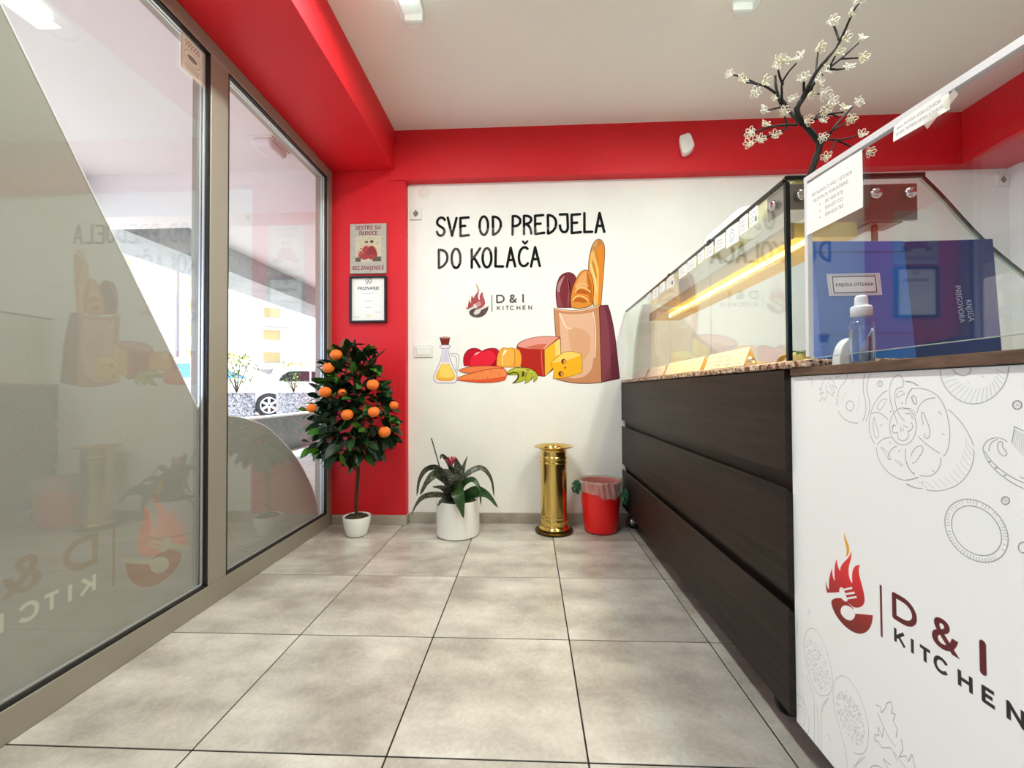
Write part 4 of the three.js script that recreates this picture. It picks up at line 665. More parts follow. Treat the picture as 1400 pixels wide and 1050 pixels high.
  q('M 566 640 L 590 648 L 600 690 L 626 660 L 632 630 L 660 616 L 672 660 L 664 690 L 690 700 L 676 740 L 704 800 L 696 850 M 576 690 C 600 760 650 860 690 910 M 612 790 L 606 850 L 576 780 L 584 840 L 558 830 L 556 870 L 580 880 L 600 916 L 660 920 L 760 1050 M 730 860 L 740 930 L 716 980 L 760 970 L 776 1010 L 800 960 L 820 1050 M 640 1050 L 610 990 L 660 1030 M 530 1050 C 540 1030 580 1030 600 1050 M 680 950 L 700 1000', 1.4, ink); q('M 50 520 C 80 560 96 600 92 640 M 50 640 C 100 640 110 700 96 760 C 84 800 70 760 60 740 M 56 830 C 90 830 70 810 80 800 M 40 0 C 50 60 56 120 46 180 M 40 560 C 100 600 130 700 126 790 C 120 850 90 890 60 894'); q('M 122 14 C 136 20 130 44 120 44 M 80 430 C 90 440 80 460 96 462 M 246 830 C 266 840 260 860 270 876 M 76 925 C 100 960 120 1010 116 1050', 1.6);
  // more sketches further along the front
  for (const [u, v, r] of [[0.02, 0.78, 0.07], [0.2, 0.55, 0.09], [0.05, 0.28, 0.06], [-0.28, 0.3, 0.05], [0.3, 0.85, 0.05]]) { const [px, py] = at(u, v), id = (g, h) => [g, h]; stroke(x, ring(px, py, r * ppm, r * ppm * 0.85), id, ink, 1.6); stroke(x, ring(px, py, r * ppm * 0.8, r * ppm * 0.66), id, soft, 1.2); for (let i = 0; i < 6; i++) stroke(x, ring(px + Math.cos(i * 1.05) * r * ppm * 0.45, py + Math.sin(i * 1.05) * r * ppm * 0.38, r * ppm * 0.09, r * ppm * 0.13), id, soft, 1.2); }
  { const s = 0.093 / 270 * ppm, p = at(-0.791, 0.548), g = x.createLinearGradient(0, p[1] - 80 * s, 0, p[1] + 370 * s), tg = x.createLinearGradient(0, p[1] - 190 * s, 0, p[1] - 60 * s); g.addColorStop(0, '#e8402c'); g.addColorStop(0.3, '#e02430'); g.addColorStop(0.62, '#a81a1e'); g.addColorStop(1, '#6d1210'); tg.addColorStop(0, '#f2c03c'); tg.addColorStop(1, '#e89a2e');
    logo(x, p, s, { tip: tg, flame: g, bowl: g, base: '#fafbfb', text: '#5e101c', small: '#0e0c18' }); }
  part(t, 'printed_film', new THREE.PlaneGeometry(z1 - z0, y1 - y0), phys({ map: texOf(c), roughness: 0.32 }), [X_PNL - 0.0006, (y0 + y1) / 2, (z0 + z1) / 2], [0, -Math.PI / 2, 0]);
}
single('wooden_worktop', metreUv(new RoundedBoxGeometry(0.7, 0.0185, Z_NEAR + 1.03, 2, 0.002).translate(0.628 + 0.35, 0.9475, (Z_NEAR - 1.03) / 2)), M.worktop, 'brown wood-effect worktop above the white printed counter front', 'counter top');

// ───────── glass display case ─────────
const X_G = 0.655, Z_E = -1.083, Y_G0 = 0.975, Y_G1 = 1.44;
{
  const t = thing('display_case', 'glass food display case with dark-edged panes and a warm light strip on the granite', 'display case', [0, 0, 0]);
  const joints = [Z_E, -1.53, -1.965, Z_WALL + 0.012];
  for (let i = 0; i < 3; i++) part(t, 'front_pane', box(X_G, X_G + 0.006, Y_G0, Y_G1 - 0.004, joints[i + 1] + 0.002, joints[i] - 0.002), M.caseGlass);
  for (let i = 0; i < 3; i++) part(t, 'top_edge', box(X_G - 0.002, X_G + 0.008, Y_G1 - 0.006, Y_G1 + 0.007, joints[i + 1] + 0.003, joints[i] - 0.003, 0.002), M.glassEdge);
  for (let i = 1; i < 3; i++) part(t, 'joint_clip', box(X_G - 0.004, X_G + 0.02, Y_G1 - 0.01, Y_G1 + 0.01, joints[i] - 0.012, joints[i] + 0.012, 0.002), M.black);
  part(t, 'corner_edge', box(X_G - 0.002, X_G + 0.009, Y_G0, Y_G1 - 0.006, Z_E - 0.002, Z_E + 0.008, 0.001), M.glassEdge);
  // end panes with a slanting rear edge
  const outline = [[X_G + 0.006, Y_G0], [X_G + 0.006, Y_G1], [0.995, Y_G1], [1.03, 1.402], [1.137, 1.276], [1.24, 1.182], [1.33, 1.108], [1.36, 1.05], [1.37, Y_G0]];
  const pane = (z) => { const s = new THREE.Shape(outline.map(([a, b]) => new THREE.Vector2(a, b))); const g = new THREE.ExtrudeGeometry(s, { depth: 0.006, bevelEnabled: false }); g.translate(0, 0, z); return g; };
  part(t, 'end_pane', pane(Z_E - 0.003), M.caseGlass); part(t, 'end_pane', pane(Z_WALL + 0.012), M.caseGlass);
  part(t, 'end_edge', box(X_G, 0.998, Y_G1, Y_G1 + 0.011, Z_E - 0.006, Z_E + 0.006, 0.002), M.glassEdge);
  part(t, 'rear_edge', tube(outline.slice(2, 7).map(([a, b]) => V(a + 0.002, b, Z_E)), 0.0038, 30, 6), M.glassEdge);
  part(t, 'rear_edge', tube(outline.slice(2, 7).map(([a, b]) => V(a + 0.012, b + 0.006, Z_E - 0.02)), 0.0024, 30, 6), M.paleEdge);
  part(t, 'top_pane', box(X_G + 0.008, 0.86, Y_G1 - 0.003, Y_G1 + 0.003, joints[3] + 0.01, Z_E - 0.01), M.caseGlass);
  // steel corner bracket
  const br = part(t, 'corner_bracket', merge([box(X_G + 0.007, X_G + 0.09, 1.368, Y_G1 - 0.006, Z_E - 0.009, Z_E - 0.005, 0.001), box(X_G + 0.007, X_G + 0.011, 1.368, Y_G1 - 0.006, Z_E - 0.09, Z_E - 0.006, 0.001)]), M.steel);
  const boltG = () => merge([lathe([[0, 0.006], [0.01, 0.0056], [0.0125, 0.0036], [0.0135, 0.001], [0.0135, 0]], 24), box(-0.009, 0.009, 0.0055, 0.0068, -0.0012, 0.0012)]);
  part(br, 'bolt', boltG().rotateX(Math.PI / 2), M.chrome, [0.696, 1.402, Z_E + 0.003]); part(br, 'bolt', boltG().rotateZ(Math.PI / 2), M.chrome, [X_G - 0.001, 1.398, Z_E - 0.05]);
  // light housing with its end plate, bolts and post
  const hs = new THREE.Shape(); [[0.862, 1.43], [0.987, 1.43], [0.987, 1.372], [0.955, 1.352], [0.862, 1.336]].forEach(([a, b], i) => i ? hs.lineTo(a, b) : hs.moveTo(a, b));
  const hg = new THREE.ExtrudeGeometry(hs, { depth: 1.32, bevelEnabled: false }); hg.translate(0, 0, -2.42); const house = part(t, 'light_housing', hg, M.bronze);
  part(house, 'end_plate', box(0.858, 0.99, 1.336, 1.43, -1.1, -1.092, 0.002), M.bronze);
  for (const xx of [0.878, 0.962]) part(house, 'bolt', boltG().rotateX(Math.PI / 2), M.chrome, [xx, 1.4, -1.079]);
  part(t, 'support_post', new THREE.CylinderGeometry(0.007, 0.007, 0.36, 16), M.copper, [0.905, 1.155, -1.12]); part(t, 'post_plate', box(0.88, 0.96, 1.333, 1.339, -1.16, -1.1, 0.001), M.bronze);
  // inner reflector with the light strip along it
  const rs = new THREE.Shape(); [[0.7, 1.312], [0.7, 1.345], [0.862, 1.345], [0.862, 1.306], [0.7, 1.306]].forEach(([a, b], i) => i ? rs.lineTo(a, b) : rs.moveTo(a, b));
  const rg = new THREE.ExtrudeGeometry(rs, { depth: 1.3, bevelEnabled: false }); rg.translate(0, 0, -2.42); part(t, 'reflector', rg, std({ color: 0xdcc06a, roughness: 0.5 }));
  part(t, 'reflector_face', box(0.692, 0.6995, 1.303, 1.347, -2.42, -1.12, 0.001), std({ color: 0xa39a8c, roughness: 0.45, metalness: 0.3 }));
  part(t, 'light_strip', new RoundedBoxGeometry(0.013, 0.013, 1.06, 2, 0.005), M.led, [0.722, 1.292, -1.625]);
  const l = new THREE.RectAreaLight(0xffd890, LED_LIGHT, 1.04, 0.014); l.position.set(0.71, 1.28, -1.625); l.lookAt(0.71 - 1, 1.28 - 0.8, -1.625); l.name = 'strip_light'; scene.add(l);
  part(t, 'deck', box(X_G + 0.02, 1.35, Y_G0 - 0.0005, Y_G0 + 0.006, Z_WALL + 0.03, Z_E - 0.02, 0.001), M.whiteGloss);
}
{ // price papers along the upper edge
  const spans = [[-1.251, -1.2], [-1.306, -1.254], [-1.395, -1.312], [-1.475, -1.402], [-1.556, -1.488], [-1.625, -1.563], [-1.732, -1.638], [-1.832, -1.74], [-1.99, -1.895], [-2.1, -2.02], [-2.21, -2.118], [-2.32, -2.245]];
  const drawn = [];
  for (let v = 0; v < 4; v++) { const [c, x] = canvasOf(160, 90); x.fillStyle = '#fbfaf6'; x.fillRect(0, 0, 160, 90); x.strokeStyle = '#7d849c'; x.lineWidth = 2.4; seed = 50 + v; if (v === 2) { x.strokeStyle = '#4a6fb0'; x.beginPath(); x.ellipse(80, 46, 30, 28, 0, 0, 6.3); x.stroke(); x.beginPath(); x.ellipse(80, 46, 18, 16, 0, 0, 6.3); x.stroke(); } else for (let r = 0; r < 3; r++) { x.beginPath(); x.moveTo(22, 26 + r * 20); for (let k = 0; k < 14; k++) x.lineTo(22 + k * (7 + v), 26 + r * 20 + rr(-7, 7)); x.stroke(); } if (v === 3) { x.fillStyle = '#22242c'; x.fillRect(118, 52, 20, 24); } drawn.push(std({ map: texOf(c), roughness: 0.8, side: THREE.DoubleSide })); }
  const nth = ['nearest the camera', 'second from the near end', 'third from the near end', 'fourth from the near end', 'fifth from the near end', 'sixth from the near end', 'sixth from the far end', 'fifth from the far end', 'fourth from the far end', 'third from the far end', 'second from the far end', 'furthest from the camera'];
  spans.forEach(([a, b], i) => { const h = [0.05, 0.052, 0.062, 0.05, 0.045, 0.042, 0.045, 0.045, 0.052, 0.044, 0.05, 0.045][i], g = new THREE.PlaneGeometry(b - a, h, 6, 2), p = g.attributes.position; for (let k = 0; k < p.count; k++) p.setZ(k, 0.0012 * Math.sin(p.getX(k) * 60 + i)); g.computeVertexNormals();
    single('price_paper', g, drawn[[3, 0, 2, 0, 1, 0, 1, 1, 3, 0, 2, 1][i]], `white price paper taped on the upper glass edge, ${nth[i]}`, 'price label', [X_G - 0.003, Y_G1 - 0.008 - h / 2, (a + b) / 2], [0, -Math.PI / 2, rr(-0.05, 0.05)], 'price papers on the glass case'); });
}
{ // folded tent cards on the deck
  const [c, x] = canvasOf(300, 60); x.fillStyle = '#fbf8ef'; x.fillRect(0, 0, 300, 60); x.strokeStyle = '#b3b3bd'; x.lineWidth = 2; seed = 77; for (let r = 0; r < 3; r++) for (let w = 0; w < 4; w++) { x.beginPath(); x.moveTo(14 + w * 72, 18 + r * 15); for (let k = 0; k < 9; k++) x.lineTo(14 + w * 72 + k * 6, 18 + r * 15 + rr(-4, 4)); x.stroke(); }
  const face = std({ map: texOf(c), roughness: 0.8, side: THREE.DoubleSide }), brown = std({ color: 0xc9a070, roughness: 0.8, side: THREE.DoubleSide });
  const lab = ['white folded tent card nearest the camera end inside the case', 'white folded tent card second from the camera end inside the case', 'white folded tent card third from the camera end inside the case', 'white folded tent card furthest from the camera inside the case'];
  [[-1.325, -1.62, 0.058], [-1.662, -2.08, 0.056], [-2.12, -2.4, 0.05], [-2.44, -2.74, 0.05]].forEach(([a, b, h], i) => {
    const t = thing('tent_card', lab[i], 'price card', [0.69, Y_G0 + 0.0065, (a + b) / 2], 0, 'tent cards in the glass case'), L = a - b, w = 0.022;
    const lean = Math.atan2(w, h), s = Math.hypot(w, h);
    part(t, 'front_face', new THREE.PlaneGeometry(L, s), face, [-w / 2 - 0.0005, h / 2, 0], [0, -Math.PI / 2, 0]).rotateX(-lean); part(t, 'rear_face', new THREE.PlaneGeometry(L, s), brown, [w / 2, h / 2, 0], [0, Math.PI / 2, 0]).rotateX(-lean);
    const e = new THREE.Shape(); e.moveTo(-w, 0); e.lineTo(w, 0); e.lineTo(0, h); const g = new THREE.ShapeGeometry(e); part(t, 'end_face', g, brown, [0, 0, L / 2]);
  });
}
{
  const t = thing('chrome_knob', 'small shiny chrome knob on the granite beside the nearest tent card', 'knob', [0.674, Y_G0 + 0.007, -1.293]);
  part(t, 'ball', new THREE.SphereGeometry(0.012, 24, 16), M.chrome, [0, 0.013, 0]); part(t, 'foot', lathe([[0, 0], [0.012, 0], [0.011, 0.003], [0.005, 0.005], [0, 0.006]], 20), M.chrome);
}
{ // garnish leaves at the near corner of the deck
  seed = 15; const t = thing('garnish_leaves', 'few green and yellowish garnish leaves at the near corner inside the case', 'leaves', [0.72, Y_G0 + 0.007, -1.14]), g = leafGeo(0.06, 0.026, 0.012, 0.35);
  for (let i = 0; i < 8; i++) { const o = part(t, 'leaf', g, [leafMat(0x5c7a2a, 0.3), leafMat(0xb7b04a, 0.3), leafMat(0x34561f, 0.2)][i % 3], [rr(-0.03, 0.03), 0.018, rr(-0.03, 0.03)]); o.rotation.set(rr(-0.5, 0), rr(0, 6.28), 0); }
}
for (const [z, name, label, c1] of [[-1.5, 'cheese_tray', 'pale round pastry tray nearest the camera behind the tent cards', 0xead49a], [-2.0, 'cheese_tray', 'pale round pastry tray in the middle behind the tent cards', 0xe6c886], [-2.5, 'cheese_tray', 'pale round pastry tray at the far end behind the tent cards', 0xefe0b4]]) {
  const t = thing('pastry_tray', label, 'tray', [1.0, Y_G0 + 0.0065, z]);
  part(t, 'tray', lathe([[0, 0.002], [0.15, 0.002], [0.165, 0.02], [0.17, 0.02], [0.153, 0], [0, 0]], 40), M.steel);
  for (let k = 0; k < 7; k++) { const a = k * Math.PI / 3, r = k === 6 ? 0 : 0.085; part(t, 'pastry', lathe([[0, 0.05], [0.024, 0.046], [0.036, 0.032], [0.04, 0.014], [0.034, 0.002], [0, 0.002]], 20), std({ color: c1, roughness: 0.7 }), [Math.cos(a) * r, 0.002, Math.sin(a) * r]); }
}
{
  const t = thing('paper_roll', 'white wrapped paper towel roll lying on top of the glass case', 'paper roll', [0.786, Y_G1 + 0.064, -1.63], 0);
  part(t, 'roll', lathe([[0.018, -0.12], [0.056, -0.12], [0.06, -0.114], [0.06, 0.114], [0.056, 0.12], [0.018, 0.12]], 48).rotateX(Math.PI / 2), M.white);
  part(t, 'core', new THREE.CylinderGeometry(0.018, 0.018, 0.238, 24, 1, true).rotateX(Math.PI / 2), std({ color: 0xc9b79c, roughness: 0.9, side: THREE.DoubleSide }));
  part(t, 'loose_sheet', tube([V(-0.03, 0.052, -0.1), V(-0.005, 0.062, 0), V(-0.02, 0.058, 0.1)], 0.002, 12, 5), M.paper);
}

// ───────── clear counter shield with its notices ─────────
const S0 = V(0.641, 0.9755, -0.982), S_TURN = -0.0175, S_TILT = -0.006, S_LEN = 0.85, S_H = 0.4185, S_DROP = 0.092;
const sEuler = new THREE.Euler(0, S_TURN, S_TILT, 'YXZ');
{
  const t = thing('counter_shield', 'tall clear plastic counter shield with white edging above the white counter', 'screen', [S0.x, S0.y, S0.z]);
  t.rotation.copy(sEuler);
  const strip = (name, pts, d, mat) => { const s = new THREE.Shape(pts.map(([z, y]) => new THREE.Vector2(z, y))), g = new THREE.ExtrudeGeometry(s, { depth: d, bevelEnabled: false }); g.translate(0, 0, -d / 2); g.rotateY(-Math.PI / 2); part(t, name, g, mat); };
  const top = (z) => S_H - S_DROP * z;
  strip('clear_panel', [[0.004, 0.001], [S_LEN, 0.001], [S_LEN, top(S_LEN) - 0.002], [0.004, top(0) - 0.002]], 0.004, M.shieldGlass);
  strip('top_edging', [[0, top(0) - 0.011], [S_LEN, top(S_LEN) - 0.011], [S_LEN, top(S_LEN) + 0.001], [0, top(0) + 0.001]], 0.012, M.profile);
  part(t, 'side_edging', box(-0.006, 0.006, 0.005, S_H - 0.011, 0, 0.011, 0.0015), M.profile);
  part(t, 'lower_edge', box(-0.0024, 0.0024, 0, 0.0014, 0.011, S_LEN), M.paleEdge);
  for (const z of [0.55, 0.78]) part(t, 'foot', box(0.004, 0.03, -0.0175, 0.006, z, z + 0.012, 0.001), M.paleEdge);
}
const S_N = V(1, 0, 0).applyEuler(sEuler);
const onShield = (px, py) => { // a point traced on the shield's plane
  const d = V((px - 700) / FOCAL, -(py - 525) / FOCAL, -1).applyMatrix4(Rm), o = V(0, EYE, 0), k = S_N.dot(S0.clone().sub(o)) / S_N.dot(d); return o.addScaledVector(d, k);
};
function shieldPaper(name, label, quad, cw, ch, drawFn) { // quad: top left, top right, bottom right, bottom left on the shield
  const [c, x] = canvasOf(cw, ch); x.fillStyle = '#fbfaf7'; x.fillRect(0, 0, cw, ch); drawFn(x);
  const p = quad.map(([a, b]) => onShield(a, b)), o = p[0], n = S_N.clone().multiplyScalar(-0.0055), t = thing(name, label, 'notice', o.toArray());
  const N = 8, pos = [], uv = [], idx = [];
  for (let j = 0; j <= N; j++) for (let i = 0; i <= N; i++) { const a = i / N, b = j / N, top = p[0].clone().lerp(p[1], a), bot = p[3].clone().lerp(p[2], a), q = top.lerp(bot, b).sub(o).addScaledVector(n, 1 + 0.25 * Math.sin(a * 3 + b * 2)); pos.push(q.x, q.y, q.z); uv.push(a, 1 - b); }
  for (let j = 0; j < N; j++) for (let i = 0; i < N; i++) { const a = j * (N + 1) + i, b = a + N + 1; idx.push(a, b, a + 1, a + 1, b, b + 1); }
  const g = new THREE.BufferGeometry(); g.setAttribute('position', new THREE.Float32BufferAttribute(pos, 3)); g.setAttribute('uv', new THREE.Float32BufferAttribute(uv, 2)); g.setIndex(idx); g.computeVertexNormals();
  part(t, 'sheet', g, std({ map: texOf(c), roughness: 0.75, side: THREE.DoubleSide })); return [t, p, n];
}
shieldPaper('order_notice', 'white paper notice with order phone numbers on the shield, beside its white corner', [[1107, 252], [1183, 204], [1183, 283], [1107, 322]], 760, 610, (x) => {
  x.fillStyle = '#6c6a68'; x.textAlign = 'left'; const w = (s, a, b, wd, h) => { x.font = `${h}px sans-serif`; const m = x.measureText(s).width; x.save(); x.translate(a, b); x.scale(wd / m, 1); x.fillText(s, 0, 0); x.restore(); };
  w('INSTAGRAM: D_AND_I_KITCHEN', 80, 190, 560, 52); w('TELEFON ZA PORUDŽBINE:', 100, 268, 500, 52);
  ['067-800-978', '069-857-722', '069-820-782'].forEach((s, i) => { x.beginPath(); x.ellipse(210, 328 + i * 76, 7, 7, 0, 0, 6.3); x.fill(); w(s, 285, 346 + i * 76, 240, 52); });
});
{
  const [t, p, n] = shieldPaper('bag_notice', 'narrow white two-line paper notice taped near the top edge of the shield', [[1227, 172], [1302, 121], [1303, 149], [1227, 194]], 760, 200, (x) => {
    x.fillStyle = '#77757a'; const w = (s, a, b, wd) => { x.font = '50px sans-serif'; const m = x.measureText(s).width; x.save(); x.translate(a, b); x.scale(wd / m, 1); x.fillText(s, 0, 0); x.restore(); };
    w('MALA PAPIRNA KESNA 0,25/KOM', 50, 82, 610); w('VELIKA PAPIRNA KESNA 0,25/KOM', 40, 150, 650);
  });
  const tape = phys({ color: 0xf3efe4, roughness: 0.3, transmission: 0.6, side: THREE.DoubleSide });
  for (const [a, b] of [[1280, 163], [1306, 136]]) { const q = onShield(a, b).sub(t.position).addScaledVector(n, 1.4), o = part(t, 'tape', new THREE.PlaneGeometry(0.022, 0.014, 3, 1), tape, q.toArray(), [0, S_TURN - Math.PI / 2, 0.5]); }
}

// ───────── things behind the shield ─────────
function binder(name, label, pos, turn, w, h, d, lean, mats, extra) {
  const t = thing(name, label, 'binder', pos, turn), o = new THREE.Group(); t.rotation.x = 0; t.rotation.order = 'YXZ'; t.rotation.x = -lean;
  part(t, 'front_cover', box(-w / 2, w / 2, 0, h, d / 2 - 0.003, d / 2, 0.001), mats[0]); part(t, 'rear_cover', box(-w / 2, w / 2, 0, h, -d / 2, -d / 2 + 0.003, 0.001), mats[0]);
  part(t, 'spine', box(-w / 2, -w / 2 + 0.003, 0, h, -d / 2 + 0.003, d / 2 - 0.003), mats[0]); part(t, 'pages', box(-w / 2 + 0.004, w / 2 - 0.006, 0.004, h - 0.005, -d / 2 + 0.0035, d / 2 - 0.0035), M.paper);
  extra(t, w, h, d); return t;
}
const blue = phys({ color: 0x0a66b8, roughness: 0.25, clearcoat: 0.5, clearcoatRoughness: 0.1 }), navy = phys({ color: 0x0a326e, roughness: 0.25, clearcoat: 0.5, clearcoatRoughness: 0.1 }), sleeve = phys({ color: 0x3f86d0, roughness: 0.15, transmission: 0.5 });
binder('guest_book', 'bright blue upright binder with a white framed KNJIGA UTISAKA label', [0.79, 0.9755, -1.012], 0.05, 0.222, 0.286, 0.024, 0.09, [blue], (t, w, h, d) => {
  part(t, 'sleeve_seam', box(-w / 2 + 0.008, w / 2, h - 0.026, h - 0.0245, d / 2, d / 2 + 0.001), sleeve); part(t, 'sleeve_seam', box(-w / 2, w / 2, 0.06, 0.0614, d / 2, d / 2 + 0.001), sleeve);
  const [c, x] = canvasOf(640, 270); x.fillStyle = '#e5dede'; x.fillRect(0, 0, 640, 270); x.strokeStyle = '#8c95b4'; x.lineWidth = 5; x.strokeRect(14, 12, 612, 246); x.strokeRect(30, 22, 580, 226); x.strokeStyle = '#15172c'; x.lineWidth = 13; x.strokeRect(64, 36, 516, 196);
  x.fillStyle = '#1c2138'; x.font = 'bold 54px sans-serif'; x.textAlign = 'center'; x.save(); x.translate(322, 154); x.scale(1.08, 1); x.fillText('KNJIGA UTISAKA', 0, 0); x.restore();
  part(t, 'label_sticker', new THREE.PlaneGeometry(0.127, 0.054), std({ map: texOf(c), roughness: 0.4 }), [-0.019, 0.178, d / 2 + 0.0012], [0, 0, 0.02]);
});
binder('complaint_book', 'darker blue upright binder with silver KNJIGA PRIGOVORA lettering running down it', [1.015, 0.9755, -1.047], -0.03, 0.215, 0.292, 0.022, 0.05, [navy], (t, w, h, d) => {
  const [c, x] = canvasOf(420, 150); x.clearRect(0, 0, 420, 150); x.fillStyle = '#b9c6dd'; x.font = '56px sans-serif'; x.textAlign = 'left'; x.fillText('KNJIGA', 130, 60); x.save(); x.translate(10, 128); x.scale(1.0, 1); x.fillText('PRIGOVORA', 0, 0); x.restore();
  part(t, 'lettering', new THREE.PlaneGeometry(0.126, 0.045), std({ map: texOf(c), transparent: true, roughness: 0.35 }), [0.032, 0.12, d / 2 + 0.001], [0, 0, -Math.PI / 2 + 0.05]);
});
{
  const t = thing('sanitizer_bottle', 'small clear plastic bottle with a white flip cap in front of the blue binder', 'bottle', [0.6755, 0.9572, -0.872]);
  const clear = phys({ color: 0xe8f2fb, roughness: 0.05, transmission: 1, thickness: 0, ior: 1.5, side: THREE.DoubleSide });
  part(t, 'bottle_body', lathe([[0, 0.003], [0.019, 0.002], [0.0215, 0.006], [0.0215, 0.03], [0.0205, 0.034], [0.0215, 0.038], [0.0215, 0.078], [0.019, 0.086], [0.013, 0.092], [0.0115, 0.095], [0.0115, 0.104]], 36), clear);
  part(t, 'gel', lathe([[0, 0.005], [0.0195, 0.006], [0.02, 0.07], [0, 0.07]], 30), phys({ color: 0xdcecfb, roughness: 0.04, transmission: 1, thickness: 0.02, ior: 1.35 }));
  part(t, 'cap', lathe([[0.0, 0.118], [0.0165, 0.117], [0.018, 0.114], [0.018, 0.097], [0, 0.097]], 32), M.whiteGloss);
  part(t, 'flip_top', lathe([[0, 0.14], [0.0085, 0.139], [0.0105, 0.135], [0.0115, 0.117], [0, 0.117]], 28), M.whiteGloss);
}
{
  const t = thing('tape_dispenser', 'small white and grey curved desk tape dispenser beside the clear bottle', 'tape dispenser', [0.69, 0.9572, -0.93], 0.08);
  const s = new THREE.Shape(); s.moveTo(-0.024, 0); s.lineTo(0.022, 0); s.lineTo(0.022, 0.024); s.quadraticCurveTo(0.018, 0.052, 0.006, 0.054); s.quadraticCurveTo(-0.022, 0.05, -0.024, 0);
  const g = new THREE.ExtrudeGeometry(s, { depth: 0.016, bevelEnabled: true, bevelSize: 0.002, bevelThickness: 0.002, bevelSegments: 2, curveSegments: 14 }); g.translate(0, 0.001, -0.008);
  part(t, 'body', g, M.plastic); t.scale.setScalar(1.06);
  const s2 = new THREE.Shape(); s2.moveTo(-0.001, 0.002); s2.lineTo(0.023, 0.002); s2.lineTo(0.023, 0.024); s2.quadraticCurveTo(0.018, 0.05, 0.006, 0.053); s2.quadraticCurveTo(-0.001, 0.03, -0.001, 0.002);
  part(t, 'grey_cheek', new THREE.ExtrudeGeometry(s2, { depth: 0.003, bevelEnabled: false, curveSegments: 14 }), M.plasticGrey, [0, 0.001, 0.0102]);
  part(t, 'tape_slot', box(0.008, 0.011, 0.018, 0.05, 0.0132, 0.0142), M.black);
}

